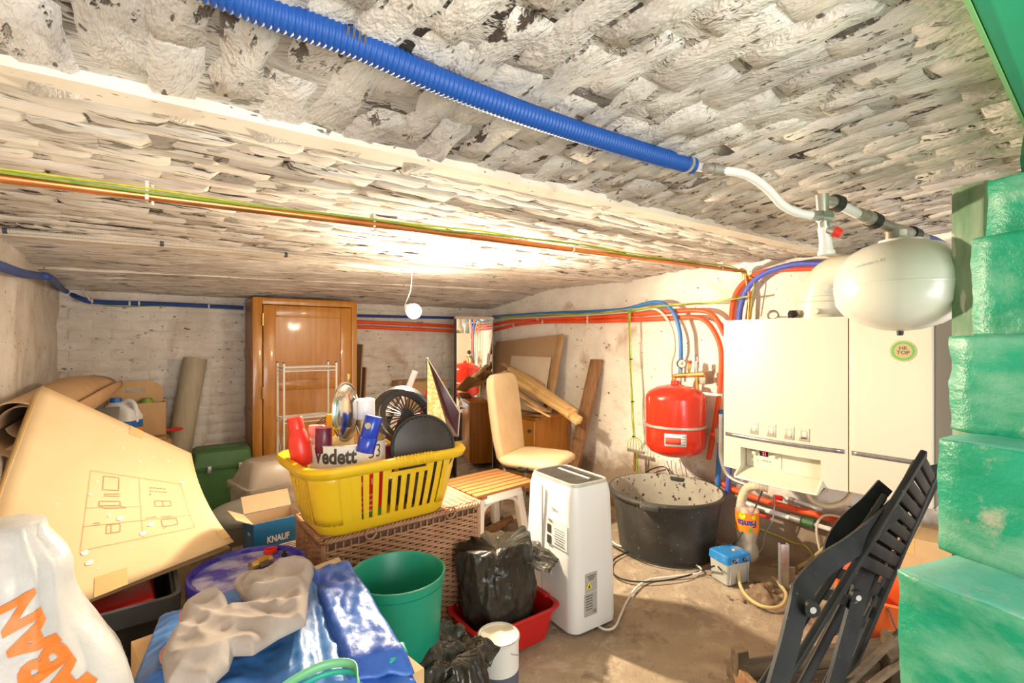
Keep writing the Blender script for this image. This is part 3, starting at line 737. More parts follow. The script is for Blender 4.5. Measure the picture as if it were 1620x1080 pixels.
m = MB(); m.tube([g(1077,596), g(1077,612)], .0085, 10); m.build('flexible_stub', 'nickel', gs)
m = MB(); m.tube([g(1106,622), g(1142,625)], [.010,.010], 10); m.build('white_branch', 'white_pipe', gs)
for x in (1109, 1139): ring_clip(gs, g(x,622.5 + (x-1109)*.08), (0,-1,0), .013, 'nickel', .02, 'coupling')

# ------------------------------------------------------------------ boiler
XF = 2.70
bo = thing('gas_boiler', 'large cream white wall hung gas boiler with open control flap', 'boiler', (2.9, 1.0, .58))
Lb = Vector(bo.location); Zb, Zt = .58 - Lb.z, 1.42 - Lb.z
YA, YS, YE = 1.44, .823, .512
fx = lambda y: XF - .030*(1 - ((y-1.1315)/.3085)**2)
def casing(m, y0, y1, z0, z1, f):
    n = 10
    poly = [(XR-.04-Lb.x, y1-Lb.y), (XR-.04-Lb.x, y0-Lb.y)] + [(f(y0+(y1-y0)*i/n)-Lb.x, y0+(y1-y0)*i/n-Lb.y) for i in range(n+1)]
    m.prism(poly, z1-z0, None, z0)
m = MB(); zo = .712 - Lb.z
casing(m, YS, YA, zo, Zt, fx); casing(m, 1.334, YA, Zb, zo, fx); casing(m, YS, .933, Zb, zo, fx); casing(m, .933, 1.334, Zb, zo, lambda y: XF+.05)
m.build('casing', 'enamel', bo, smooth=20)
m = MB(); casing(m, YE, YS-.004, Zb, Zt, lambda y: XF + .0); m.build('tank_casing', 'enamel', bo, bevel=.004)
m = MB(); m.box2((XF+.03-Lb.x, YE-.0065-Lb.y, Zb+.002), (XR-.05-Lb.x, YE-.001-Lb.y, Zt-.002)); m.build('side_panel', 'enamel_shaded', bo)  # shade on the boiler's unlit side is put into this dark colour
def strip(y0, y1, z0, z1, f, off, mat, name):
    m = MB(); m.grid(lambda u,v: V(f(y0+(y1-y0)*u)-off-Lb.x, y0+(y1-y0)*u-Lb.y, z0+(z1-z0)*v-Lb.z), 12, 1); return m.build(name, mat, bo, solid=.001)
strip(YA-.012, YS+.014, .760, .781, fx, .002, 'stripe_grey', 'stripe'); strip(YS-.016, YE+.01, .760, .781, lambda y: XF, .002, 'stripe_grey', 'stripe')
# control panel in the recess
cpn = MB(); cpn.box2((XF+.040-Lb.x, .945-Lb.y, .600-Lb.z), (XF+.05-Lb.x, 1.328-Lb.y, .706-Lb.z)); ctl = cpn.build('control_panel', 'panel_cream', bo, bevel=.002)
px_ = XF + .039 - Lb.x
def cbox(y, z, w, h, mat, name, dx=.002, par=ctl):
    m = MB(); m.box((px_-dx/2, y-Lb.y, z-Lb.z), (dx, w, h)); return m.build(name, mat, par)
cbox(1.232, .682, .045, .026, 'screen', 'display')
text('display_digits', '21', .022, 'led_red', ctl, M=T(px_-.0028, 1.228-Lb.y, .682-Lb.z) @ RZ(-90) @ RX(90), bold=.0006)
for y, z in ((1.282,.682), (1.178,.682)): 
    m = MB(); m.cyl(V(px_-.014, y-Lb.y, z-Lb.z), V(px_, y-Lb.y, z-Lb.z), .010, .012, 16); m.build('knob', 'panel_cream', ctl)
for i in range(3):
    m = MB(); m.cyl(V(px_-.003, 1.236-i*.017-Lb.y, .645-Lb.z), V(px_, 1.236-i*.017-Lb.y, .645-Lb.z), .0055, .0055, 12); m.build('button', 'plate_grey', ctl)
cbox(1.285, .640, .038, .018, 'enamel', 'tab'); cbox(1.140, .655, .002, .09, 'plate_grey', 'seam')
for i in range(5): cbox(1.306-.007*i, .694, .003, .003, 'ink', 'print_dot')
m = MB()
m.rings([[V(XF+.045-Lb.x, y-Lb.y, .600-Lb.z), V(XF-.075-Lb.x-.012*b, y-Lb.y, .558-Lb.z), V(XF-.078-Lb.x-.012*b, y-Lb.y, .551-Lb.z), V(XF+.045-Lb.x, y-Lb.y, .590-Lb.z)] for y, b in [(.930+(1.340-.930)*i/10, 1-((i-5)/5)**2) for i in range(11)]])
fl = m.build('control_flap', 'panel_cream', bo, smooth=30)
for y in (.930, 1.337):
    m = MB(); m.prism([(XF+.0-Lb.x, .640-Lb.z), (XF-.03-Lb.x, .600-Lb.z), (XF-.078-Lb.x, .566-Lb.z), (XF-.074-Lb.x, .552-Lb.z), (XF+.045-Lb.x, .585-Lb.z)], .008, Matrix(((1,0,0,0),(0,0,1,y-.004-Lb.y),(0,1,0,0),(0,0,0,1)))); m.build('flap_cheek', 'panel_cream', fl)
m = MB(); m.rings([[V(XF-.07-Lb.x-.012*b, y-Lb.y, .549-Lb.z), V(XF-.08-Lb.x-.012*b, y-Lb.y, .5505-Lb.z), V(XF+.02-Lb.x, y-Lb.y, .572-Lb.z), V(XF+.02-Lb.x, y-Lb.y, .565-Lb.z)] for y, b in [(.928+(1.342-.928)*i/10, 1-((i-5)/5)**2) for i in range(11)]]); m.build('flap_underside', 'dark_grey', fl)
# pictogram stickers
for i, y in enumerate((1.256, 1.163, 1.075, 1.005)):
    st = strip(y+.024, y-.024, .795, .862, fx, .0008, 'paper_white' if i > 4 else 'enamel', 'sticker')
    for (a, b, c_, d_) in ((-.014,.014,.848,.850), (-.014,.014,.806,.808), (-.014,-.012,.806,.850), (.012,.014,.806,.850)): strip(y+a, y+b, c_, d_, fx, .0022, 'plate_grey', 'sticker_line')
    strip(y-.011, y+.011, .808 + .0*i, .816, fx, .0022, 'ink' if i == 3 else 'plate_grey', 'sticker_mark')
strip(YA-.03, YA-.10, 1.24, 1.275, fx, .0008, 'paper_white', 'sticker')
# round badge
pb = pX(1429, 555, XF); 
for rr, off, mt, nm in ((.047,.002,'badge_gold','badge'), (.041,.0028,'badge_green','badge_ring'), (.033,.0034,'badge_gold','badge_disc')):
    m = MB(); m.cyl(V(XF-off-Lb.x, pb.y-Lb.y, pb.z-Lb.z), V(XF+.001-Lb.x, pb.y-Lb.y, pb.z-Lb.z), rr, rr, 32); bd_ = m.build(nm, mt, bo)
text('badge_lettering', 'HR', .022, 'ink', bo, M=T(XF-.0040-Lb.x, pb.y-Lb.y, pb.z+.012-Lb.z) @ RZ(-90) @ RX(90)); text('badge_lettering', 'TOP', .024, 'ink', bo, M=T(XF-.0040-Lb.x, pb.y-Lb.y, pb.z-.008-Lb.z) @ RZ(-90) @ RX(90))
# flue
fl_ = thing('flue_pipe', 'cream flue pipe with elbow on top of the boiler', 'pipe', (2.90, 1.01, 1.42))
m = MB(); m.lathe([(.112,0), (.112,.085), (.108,.088), (.103,.092), (.103,.115), (.09,.118), (.09,.13)], 32); m.build('base_sleeve', 'duct_cream', fl_)
m = MB(); m.tube([V(0,0,.12), V(0,0,.15)] + [V(0, -.10+.10*math.cos(a), .15+.095*math.sin(a)) for a in [i*math.pi/2/8 for i in range(1,9)]] + [V(0,-.30,.245)], .082, 28); m.build('elbow', 'duct_cream', fl_, 50)
m = MB(); m.cyl(V(0,-.165,.245), V(0,-.275,.245), .089, .089, 28); m.cyl(V(0,-.275,.245), V(0,-.31,.245), .094, .094, 28); m.build('collar', 'duct_cream', fl_)
m = MB(); aa = math.radians(205); m.grid(lambda u,v: V(-.0905*math.cos(-.25+.6*u), -.185-.03*v, .245+.0905*math.sin(-.25+.6*u)), 6, 1); m.build('sticker', 'neon_green', fl_)
for dx_, dy_ in ((-.085,.075), (-.112,-.02)):
    m = MB(); n_ = V(dx_,dy_,0).normalized(); m.cyl(n_*.11 + V(0,0,.035), n_*.135 + V(0,0,.035), .016, .013, 12); m.build('test_port', 'duct_cream', fl_)
# loose fittings on the boiler top
hd = thing('hose_clamp', 'loose steel and black fitting lying on top of the boiler', 'fitting', (2.80, 1.21, 1.425))
m = MB(); m.lathe([(.022,-.012),(.030,-.012),(.030,.012),(.022,.012),(.022,-.012)], 18, RZ(30) @ RY(70) @ T(-.02,0,0), cap0=False, cap1=False); m.build('ring', 'steel_pipe', hd)
m = MB(); m.cyl(V(-.02,-.03,.0), V(-.02,-.09,.002), .012, .010, 10); m.build('stem', 'nickel', hd)
m = MB(); m.lathe([(.001,-.022),(.020,-.018),(.026,0),(.018,.018),(.001,.02)], 14, T(-.02,-.11,.022)); m.build('knob', 'black_rubber', hd)
# ------------------------------------------------------------------ back of the room
# wardrobe
wd = thing('wardrobe', 'tall orange varnished wooden wardrobe with panelled door against back wall', 'wardrobe', (1.095, 4.115, 0), -1.5)
W2, D2, Hw = .385, .17, 1.632
m = MB(); m.box2((-W2,-D2+.02,.05), (-W2+.022,D2,Hw-.03)); m.build('side_panel', 'wood_orange_dark', wd, bevel=.003)
m = MB(); m.box2((W2-.022,-D2+.02,.05), (W2,D2,Hw-.03)); m.build('side_panel', 'wood_orange_dark', wd, bevel=.003)
m = MB(); m.box2((-W2,-D2+.01,Hw-.04), (W2,D2,Hw)); m.build('top_board', 'wood_orange', wd, bevel=.012)
m = MB(); m.box2((-W2+.02,D2-.012,.05), (W2-.02,D2,Hw-.04)); m.build('back_panel', 'wood_orange_dark', wd)
m = MB(); m.box2((-W2,-D2,0), (-W2+.065,-D2+.03,Hw-.005)); m.box2((W2-.045,-D2,0), (W2,-D2+.03,Hw-.005)); m.box2((-W2+.065,-D2,Hw-.055), (W2-.045,-D2+.03,Hw-.005)); m.box2((-W2+.065,-D2,0), (W2-.045,-D2+.03,.10)); m.build('face_frame', 'wood_orange', wd, bevel=.003)
for zz in (1.17, .72, .3):
    m = MB(); m.box2((-W2-.006,-D2+.025,zz), (-W2+.004,D2,zz+.07)); m.build('side_rail', 'wood_orange_dark', wd, bevel=.002)
dr = MB(); x0, x1, z0, z1 = -W2+.070, W2-.050, .105, Hw-.060; y0, y1 = -D2-.006, -D2+.018
for a, b, c_, d_ in ((x0,x0+.085,z0,z1), (x1-.085,x1,z0,z1), (x0+.085,x1-.085,z1-.085,z1), (x0+.085,x1-.085,.93,1.005), (x0+.085,x1-.085,z0,z0+.1), (x0+.085,x1-.085,.50,.57)): dr.box2((a,y0,c_), (b,y1,d_))
door = dr.build('door', 'wood_orange', wd, bevel=.003)
for c_, d_ in ((1.005,z1-.085), (.57,.93), (z0+.1,.50)):
    m = MB(); m.box2((x0+.08,-D2+.004,c_-.005), (x1-.08,-D2+.012,d_+.005)); m.build('door_panel', 'wood_orange', door)
for zz in (1.42, .36, .88):
    m = MB(); m.cyl(V(x0-.003,-D2-.009,zz), V(x0-.003,-D2-.009,zz+.085), .007, .007, 10)
    for q in (.0, .028, .056, .085): m.cyl(V(x0-.003,-D2-.009,zz+q-.003), V(x0-.003,-D2-.009,zz+q+.003), .0085, .0085, 10)
    m.build('hinge', 'brass', door)
m = MB(); m.box((x1-.02,-D2-.009,1.0), (.024,.006,.07)); m.build('lock_plate', 'brass', door, bevel=.001)
for i in range(2):
    m = MB(); m.box2((W2+.05+i*.02, .02-i*.05, 0), (W2+.062+i*.02, .14-i*.05, 1.30-.2*i), RY(3)); 
    o = m.build('board', ('hardboard','wood_plank')[i]); o.location = (1.095, 4.115, 0)
    tag(o, ('narrow brown board leaning in the gap right of the wardrobe','shorter dark board leaning right of the wardrobe')[i], 'board')

# white wire rack in front of the wardrobe
rk = thing('wire_rack', 'white metal wire shelf rack standing before the wardrobe', 'rack', (0,0,0))
Yf, Yk = 3.52, 3.70
Xa, Xb = pY(449,600,Yf).x, pY(532,600,Yf).x
ztop = pY(449,575,Yf).z
for x in (Xa, Xb):
    for y in (Yf, Yk):
        m = MB(); m.tube([V(x,y,0), V(x,y,ztop)], .0075, 8); m.build('post', 'white_pipe', rk)
        m = MB(); m.tube([V(x,y,ztop), V(x,y,ztop+.008)], .008, 8); m.build('post_cap', 'dark_grey', rk)
for zz in (ztop-.03, ztop-.38, ztop-.75):
    m = MB()
    for dz in (0, -.025):
        for a, b in ((V(Xa,Yf,zz+dz),V(Xb,Yf,zz+dz)), (V(Xa,Yk,zz+dz),V(Xb,Yk,zz+dz)), (V(Xa,Yf,zz+dz),V(Xa,Yk,zz+dz)), (V(Xb,Yf,zz+dz),V(Xb,Yk,zz+dz))): m.cyl(a, b, .0035, .0035, 6)
    for i in range(1, 4): m.cyl(V(Xa,Yf+(Yk-Yf)*i/4,zz), V(Xb,Yf+(Yk-Yf)*i/4,zz), .0025, .0025, 6)
    m.build('shelf_frame', 'white_pipe', rk)
m = MB(); m.cyl(V(Xa,Yf,ztop-.45), V(Xa,Yk,ztop-.74), .002, .002, 5); m.cyl(V(Xa,Yk,ztop-.45), V(Xa,Yf,ztop-.74), .002, .002, 5); m.build('cross_brace', 'white_pipe', rk)

# mirror in the corner
mc = pd(751, 600, 4.62)
mr = thing('standing_mirror', 'narrow tall mirror leaning in the far corner behind the chair', 'mirror', (mc.x, mc.y, 0), -11.0)
hw = .185; zt_ = pd(751,500,4.62).z
m = MB(); m.box2((-hw,.0,.02), (hw,.012,zt_-.012)); m.build('glass', 'mirror_glass', mr)
m = MB(); m.box2((-hw-.006,.012,0), (hw+.006,.03,zt_-.02)); m.build('backing', 'dark_grey', mr)
m = MB(); m.box2((-hw-.014,-.004,0), (-hw,.028,zt_-.03)); m.build('edge_strip', 'black_plastic', mr); m = MB(); m.box2((hw,-.004,0), (hw+.006,.028,zt_-.03)); m.build('edge_strip', 'grey_plastic', mr)
m = MB(); m.box2((-hw-.014,-.006,zt_-.03), (hw+.010,.03,zt_-.006)); m.build('top_rail', 'hardboard_light', mr)
# cartons behind the basket in the corner
def carton(name, label, c, size, rz=0, mat='card', open_=False, cat='box', flaps=(), tape=True):
    t = thing(name, label, cat, (c[0], c[1], c[2]), rz); sx, sy, sz = size; w = .004
    m = MB()
    if open_:
        m.box2((-sx/2,-sy/2,0), (sx/2,sy/2,w)); m.box2((-sx/2,-sy/2,0), (-sx/2+w,sy/2,sz)); m.box2((sx/2-w,-sy/2,0), (sx/2,sy/2,sz)); m.box2((-sx/2,-sy/2,0), (sx/2,-sy/2+w,sz)); m.box2((-sx/2,sy/2-w,0), (sx/2,sy/2,sz))
    else: m.box2((-sx/2,-sy/2,0), (sx/2,sy/2,sz))
    m.build('carton_body', mat, t, bevel=.002)
    for side, ang, ln in flaps:
        m = MB()
        if side in 'fb':
            s_ = -1 if side == 'f' else 1
            Mx = T(0, s_*sy/2, sz) @ RX(-s_*ang if side == 'b' else ang); m.box2((-sx/2+.003,-w/2,0), (sx/2-.003,w/2,ln), Mx)
        else:
            s_ = -1 if side == 'l' else 1
            Mx = T(s_*sx/2, 0, sz) @ RY(s_*ang); m.box2((-w/2,-sy/2+.003,0), (w/2,sy/2-.003,ln), Mx)
        m.build('flap', mat if mat != 'knauf_blue' else 'card_pale', t)
    if tape and not open_:
        m = MB(); m.box2((-sx/2-.001,-.025,sz), (sx/2+.001,.025,sz+.0012)); m.box2((-sx/2-.0012,-.025,sz-.07), (-sx/2,.025,sz)); m.build('tape', 'tape_brown', t)
    return t
carton('cardboard_box', 'brown closed carton on a black crate by the back wall', (2.12,4.08,.62), (.40,.30,.32), 4, 'card_dark')
ct = thing('plastic_crate', 'black plastic crate under a brown carton by the back wall', 'crate', (2.12,4.06,0), 4)
m = MB(); m.rrect([(0,.22,.17,.02), (.60,.25,.19,.02), (.62,.25,.19,.02), (.62,.235,.175,.02), (.02,.21,.16,.02)], 4); m.build('crate_body', 'black_plastic', ct)
m = MB(); m.rrect([(.56,.258,.198,.02), (.60,.262,.202,.02), (.60,.25,.19,.02), (.56,.25,.19,.02)], 4, cap0=False, cap1=False); m.build('crate_rim', 'black_plastic', ct)

# sheets leaning on the right wall
def slab(name, label, corners, th, mat, cat='panel', parent=None):
    P = [Vector(p) for p in corners]; n = (P[1]-P[0]).cross(P[3]-P[0]).normalized()*th
    m = MB(); m.rings([P, [p+n for p in P]]); o = m.build(name, mat, parent, bevel=.002)
    if not parent: tag(o, label, cat)
    return o
slab('hardboard_sheet', 'brown hardboard sheet leaning on right wall behind the battens', [pX(892,528,2.985), pX(786,541,2.985), V(2.86,4.10,.675), V(2.86,3.12,.675)], .006, 'hardboard')
slab('lit_sheet_part', 'added pale sheet standing for the lit lower part of the hardboard', [V(2.925,3.14,1.16), V(2.925,3.70,1.16), V(2.82,3.70,.675), V(2.82,3.14,.675)], .010, 'hardboard_light')  # paler sheet paints the lit area below a shadow edge
slab('batten', 'narrow upright batten along the edge of the leaning sheets', [pX(893,530,2.975), pX(886,530,2.975), V(2.85,3.11,.675), V(2.85,3.06,.675)], .02, 'wood_pine_dark', 'batten')
slab('wooden_plank', 'weathered brown plank leaning on right wall beside the cabinet', [pX(951,568,3.0), pX(934,568,3.0), V(2.80,2.92,0), V(2.80,2.79,0)], -.03, 'wood_plank', 'plank')
# low cabinet
cb = thing('low_cabinet', 'low orange brown veneered cabinet under the wooden battens', 'cabinet', (2.825, 3.23, 0))
m = MB(); m.box2((-.195,-.22,.03), (.195,.22,.65)); m.build('cabinet_body', 'wood_cab', cb, bevel=.002)
m = MB(); m.box2((-.21,-.235,.65), (.20,.23,.672)); m.build('cabinet_top', 'wood_cab', cb, bevel=.003)
m = MB(); m.box2((-.213,-.215,.05), (-.196,.215,.64)); cd_ = m.build('cabinet_door', 'wood_orange', cb, bevel=.003)
m = MB(); m.lathe([(.006,0),(.006,.012),(.014,.016),(.015,.024),(.008,.030)], 14, T(-.213,-.175,.56) @ RY(-90)); m.build('knob', 'dark_grey', cd_)
# battens on the cabinet
def bar(a, b, w, h, name, label, mat, cat='batten', group=None, roll=0):
    a, b = Vector(a), Vector(b); d = (b-a); q = d.to_track_quat('X', 'Z').to_matrix().to_4x4()
    m = MB(); m.box2((0,-w/2,-h/2), (d.length,w/2,h/2)); o = m.build(name, mat, bevel=.0015)
    o.matrix_world = Matrix.Translation(a) @ q @ RX(roll); return tag(o, label, cat, group)
lab = 'pine batten in the loose bundle lying on the low cabinet'
ends = [((902,656,3.72),(800,588,4.5)), ((911,660,3.72),(812,592,4.5)), ((918,664,3.70),(822,596,4.5)), ((900,648,3.80),(806,583,4.5)), ((909,652,3.80),(816,586,4.5)), ((915,668,3.66),(826,604,4.5)), ((893,651,3.78),(795,590,4.5))]
LB = ('pine batten at the left edge of the bundle on the cabinet','pine batten in the middle of the bundle on the cabinet','pine batten at the right of the bundle, second lowest end','upper left pine batten on top of the bundle','upper right pine batten on top of the bundle','lowest pine batten of the bundle, sticking out farthest','outermost left pine batten lying beside the bundle')
for i, (e, s_) in enumerate(ends): bar(pd(*s_), pd(*e), .046, .032, 'batten', LB[i], 'wood_pine', group='pine battens on the cabinet', roll=i*3)
bar(pd(795,575,4.62), pd(864,610,4.25), .035, .022, 'batten', 'darker batten slanting down over the leaning sheets, upper one', 'wood_pine_dark', roll=10)
bar(pd(788,590,4.6), pd(858,622,4.2), .035, .022, 'batten', 'darker batten slanting down over the leaning sheets, lower one', 'wood_pine_dark', roll=-5)
bar(pd(800,606,4.35), pd(862,650,3.9), .13, .014, 'board', 'short wide pale board lying under the pine battens', 'card', 'board', roll=-14)
bar(pd(843,606,4.35), pd(896,640,3.95), .10, .012, 'board', 'thin pine board sticking out behind the battens', 'wood_pine', 'board', roll=-10)
bar(pd(826,636,3.90), pd(870,659,3.62), .018, .010, 'lath', 'single thin lath pointing out over the cabinet edge', 'wood_pine', 'lath')
bar(pd(834,655,4.1), pd(868,657,3.9), .12, .018, 'board', 'offcut of dark board lying flat on the cabinet', 'wood_plank', 'board')

# beige upholstered chair
cc = pd(850, 722, 3.48)
ch = thing('dining_chair', 'beige fabric upholstered dining chair with tall back and metal legs', 'chair', (cc.x, cc.y, 0), -66)
# local +x = facing direction
m = MB(); m.rrect([(.425,.19,.19,.08,.0,0), (.432,.215,.215,.10), (.455,.235,.23,.11), (.478,.235,.23,.11), (.492,.215,.21,.10), (.498,.17,.165,.09)], 6); m.build('seat', 'fabric_tan', ch, 180)
m = MB(); m.rrect([(.405,.20,.20,.09), (.428,.205,.205,.09)], 6); m.build('seat_base', 'black_plastic', ch)
def backsec(z, w, t, x): return (z, t, w, min(t,w)*.9, x, 0)
m = MB(); m.rrect([backsec(.44,.165,.020,-.205), backsec(.47,.185,.030,-.212), backsec(.60,.200,.034,-.235), backsec(.80,.208,.035,-.262), backsec(.98,.204,.034,-.285), backsec(1.03,.190,.030,-.291), backsec(1.055,.155,.020,-.294), backsec(1.062,.10,.010,-.295)], 6); m.build('backrest', 'fabric_tan', ch, 180)
for sx in (1, -1):
    for sy in (1, -1):
        m = MB(); m.tube([V(sx*.17,sy*.17,.42), V(sx*.205,sy*.195,0)], .011, 10); m.build('leg', 'zinc', ch)
m = MB(); m.tube([V(-.19,-.15,.41), V(-.20,-.15,.47)], .012, 8); m.tube([V(-.19,.15,.41), V(-.20,.15,.47)], .012, 8); m.build('back_bracket', 'zinc', ch)

# slatted stool on white plastic legs
sl = thing('slatted_stool', 'white plastic stool with an orange brown slatted wooden top', 'stool', (1.775, 2.50, 0), 3)
for i in range(7):
    m = MB(); y = -.175 + i*.058; m.box2((-.235,y-.0225,.402), (.235,y+.0225,.42)); m.build('slat', 'wood_slat', sl, bevel=.003)
for x in (-.17, .17):
    m = MB(); m.box2((x-.02,-.19,.384), (x+.02,.19,.402)); m.build('batten', 'wood_slat', sl)
m = MB(); m.rrect([(.34,.185,.155,.03), (.384,.175,.145,.03)], 4); m.build('seat_frame', 'white_glossy', sl)
for sx in (-1, 1):
    for sy in (-1, 1):
        m = MB(); m.rings([[V(sx*(.150+k*.045)+a*.024, sy*(.115+k*.04)+b*.024, .36-k*.36) for a, b in ((-1,-1),(1,-1),(1,1),(-1,1))] for k in (0, .5, 1)]); m.build('leg', 'white_glossy', sl, bevel=.004)
for sy in (-1, 1):
    m = MB(); m.tube(spline([V(-.165,sy*.135,.20), V(-.12,sy*.13,.31), V(0,sy*.125,.335), V(.12,sy*.13,.31), V(.165,sy*.135,.20)], 5), .011, 8); m.build('arch', 'white_glossy', sl)
bl = MB(); bl.lathe([(.012,.0),(.028,.004),(.036,.018),(.038,.028),(.034,.028),(.030,.014),(.010,.006)], 20, cap1=True)
o = tag(bl.build('small_bowl', 'black_plastic', loc=pZ(827,747,.4205)), 'small black bowl on the slatted stool', 'bowl')
fr = thing('firewood_pile', 'dusty logs and offcuts on the floor under the slatted stool', 'firewood', (1.95, 2.78, 0))
for i in range(7):
    m = MB(); a = i*51; m.cyl(V(-.1+.03*(i%3),-.14+.05*i,.03+.045*(i%2)), V(.12+.02*(i%2),-.12+.05*i+.04*(i%3-1),.03+.05*((i+1)%2)), .030, .026, 9); m.build('log', ('wood_plank','wood_old')[i%2], fr)

# ------------------------------------------------------------------ left rear heap
tb = thing('work_table', 'grey table along the left wall under the rolled sheet', 'table', (-.195, 3.02, 0))
m = MB(); m.box2((-.15,-.55,.885), (.15,.62,.92)); m.build('table_top', 'grey_plastic', tb, bevel=.003)
for sx in (-.13, .13):
    for sy in (-.5, .57):
        m = MB(); m.box2((sx-.018,sy-.018,0), (sx+.018,sy+.018,.885)); m.build('leg', 'zinc', tb)
m = MB(); m.band([V(-.13,-.5,.30), V(.13,-.5,.80)], .02, .012, (0,1,0)); m.build('brace', 'zinc', tb)
rl = thing('rolled_sheet', 'loosely rolled brown vinyl sheet lying on the table at left wall', 'roll', (-.235, 2.85, .92), -4.5)
def spiral(m, turns, r0, r1, ya, yb, th, off=0):
    n = 60
    def fn(u, v):
        a = off + u*turns*2*math.pi; r = r0 + (r1-r0)*u
        y = ya + (yb-ya)*v
        taper = 1 - .30*max(0, v-.72)/.28
        return V(math.cos(a)*r*(.78+.42*v), y + .10*math.cos(a)*max(0,v-.6)/.4, .105 + math.sin(a)*r*.80*taper + .03*v)
    m.grid(fn, n, 10)
m = MB(); spiral(m, 1.35, .085, .118, -.66, .68, .004, 4.4); m.build('outer_sheet', 'sheet_brown', rl, 180, solid=.004)
m = MB(); spiral(m, 1.0, .050, .078, -.57, .60, .004, 3.4); m.build('inner_sheet', 'sheet_back', rl, 180, solid=.004)

# supports and cartons behind the big cardboard
carton('cardboard_box', 'plain brown carton under the handled carrier box in left corner', (-.02,4.08,0), (.46,.40,.66), 2, 'card_dark')
carton('cardboard_box', 'plain brown carton supporting the white jug by left wall', (-.03,3.72,0), (.42,.28,.70), -2, 'card_dark')
hb = thing('carrier_box', 'brown cardboard carrier box with cut out handle', 'box', (.03, 4.06, .663), 4)
m = MB(); sx, sy, sz, w = .155, .105, .235, .004
m.box2((-sx,-sy,0),(sx,sy,w)); m.box2((-sx,-sy,0),(-sx+w,sy,sz)); m.box2((sx-w,-sy,0),(sx,sy,sz)); m.box2((-sx,-sy,0),(sx,-sy+w,sz)); m.box2((-sx,sy-w,0),(sx,sy,sz)); m.build('box_body', 'card', hb)
# handle panel with a slot
hx, z0, z1 = .150, .20, .375
m = MB(); fr_ = [(-hx,z0),(hx,z0),(hx,.325),(.09,z1),(-.09,z1),(-hx,.325)]; slot = [(-.05,.300),(.05,.300),(.056,.312),(.05,.326),(-.05,.326),(-.056,.312)]
for yy in (0,):
    vo_ = []; 
    for y_ in (-.003,.003):
        vo_.append(([m.bm.verts.new((x,y_,z)) for x,z in fr_], [m.bm.verts.new((x,y_,z)) for x,z in slot]))
    for (o1,s1) in vo_:
        for i in range(6):
            j2 = (i+1)%6; m.face((o1[i],o1[j2],s1[j2],s1[i]))
    for i in range(6):
        j2 = (i+1)%6; m.face((vo_[0][0][i],vo_[0][0][j2],vo_[1][0][j2],vo_[1][0][i])); m.face((vo_[0][1][i],vo_[0][1][j2],vo_[1][1][j2],vo_[1][1][i]))
m.build('handle_panel', 'card', hb)
for x, c_ in ((-.10,'jug_white'), (.06,'wire_green')):
    m = MB(); m.cyl(V(x,-.05,.01), V(x,-.05,.25), .035, .035, 14); m.cyl(V(x,-.05,.25), V(x,-.05,.262), .03, .03, 14); o = m.build('paint_tin', c_); o.location = (.03,4.06,.663)
    tag(o, ('white capped tin inside the carrier box','tin with yellow green lid inside the carrier box')[x > 0], 'tin')
jg = thing('plastic_jug', 'white plastic jug with blue cap and orange label', 'jug', (-.04, 3.70, .703), -35)
m = MB(); m.rrect([(0,.085,.06,.02), (.012,.092,.066,.025), (.15,.092,.066,.025), (.19,.080,.055,.03), (.225,.045,.040,.03,-.02,0), (.238,.026,.026,.024,-.03,0)], 5); m.build('jug_body', 'jug_white', jg, 60)
m = MB(); m.cyl(V(-.03,0,.236), V(-.03,0,.262), .030, .028, 18); m.build('cap', 'cap_blue', jg)
m = MB(); m.tube(spline([V(.0,0,.225), V(.04,0,.245), V(.075,0,.225), V(.088,0,.17), V(.085,0,.12)], 6), .013, 10); m.build('handle', 'jug_white', jg)
for nm, z0, z1, mt in (('label_band', .03,.085,'label_orange'), ('label_band',.085,.13,'cap_blue')):
    m = MB(); m.rrect([(z0,.0932,.0672,.026), (z1,.0932,.0672,.026)], 5, cap0=False, cap1=False); m.build(nm, mt, jg)
rh = thing('hand_saw', 'small saw with red plastic handle poking out beside the carrier box', 'saw', (.215, 4.02, .672))
m = MB(); m.tube(spline([V(-.06,0,.02), V(.0,-.02,.028), V(.055,-.03,.03), V(.066,-.01,.03), V(.05,.012,.03), V(-.01,.016,.026), V(-.06,.01,.02)], 5, True)+[], .008, 8); m.build('grip', 'red_bright', rh)
m = MB(); m.box2((-.16,-.005,.012), (-.05,.012,.022)); m.build('blade', 'zinc', rh)
cr = thing('carpet_roll', 'rolled beige carpet leaning upright on the back wall', 'roll', (.19, 4.10, 0))
a, b = V(0,0,0), pY(309,567,4.20) - V(.19,4.10,0)
m = MB(); m.tube([a, a.lerp(b,.5), b], [.075,.075,.075], 24); m.build('roll_body', 'carpet_beige', cr, 60)
m = MB(); m.grid(lambda u,v: a.lerp(b,.1+.88*v) + V(.076+u*(.02+.05*math.sin(v*3)), -.02, 0), 2, 10); m.build('loose_edge', 'plastic_film', cr, 180, solid=.002)
# green tool box
gt = thing('tool_box', 'dark green plastic tool box with latched lid beside the wardrobe', 'tool box', (.50, 3.88, 0), -3)
m = MB(); m.rrect([(0,.16,.12,.015), (.46,.17,.13,.02)], 4); m.build('box_body', 'green_toolbox', gt)
m = MB(); m.rrect([(.452,.182,.142,.02), (.468,.184,.144,.02), (.472,.176,.136,.02), (.56,.165,.125,.03), (.572,.15,.11,.03)], 4); ld_ = m.build('lid', 'green_toolbox', gt)
m = MB(); m.box2((-.10,-.05,.572), (.10,.05,.578)); m.build('lid_tray', 'green_toolbox', ld_, bevel=.003)
for x in (-.08, .1):
    m = MB(); m.box((x,-.148,.455), (.022,.010,.045)); m.build('latch', 'zinc', gt, bevel=.002)
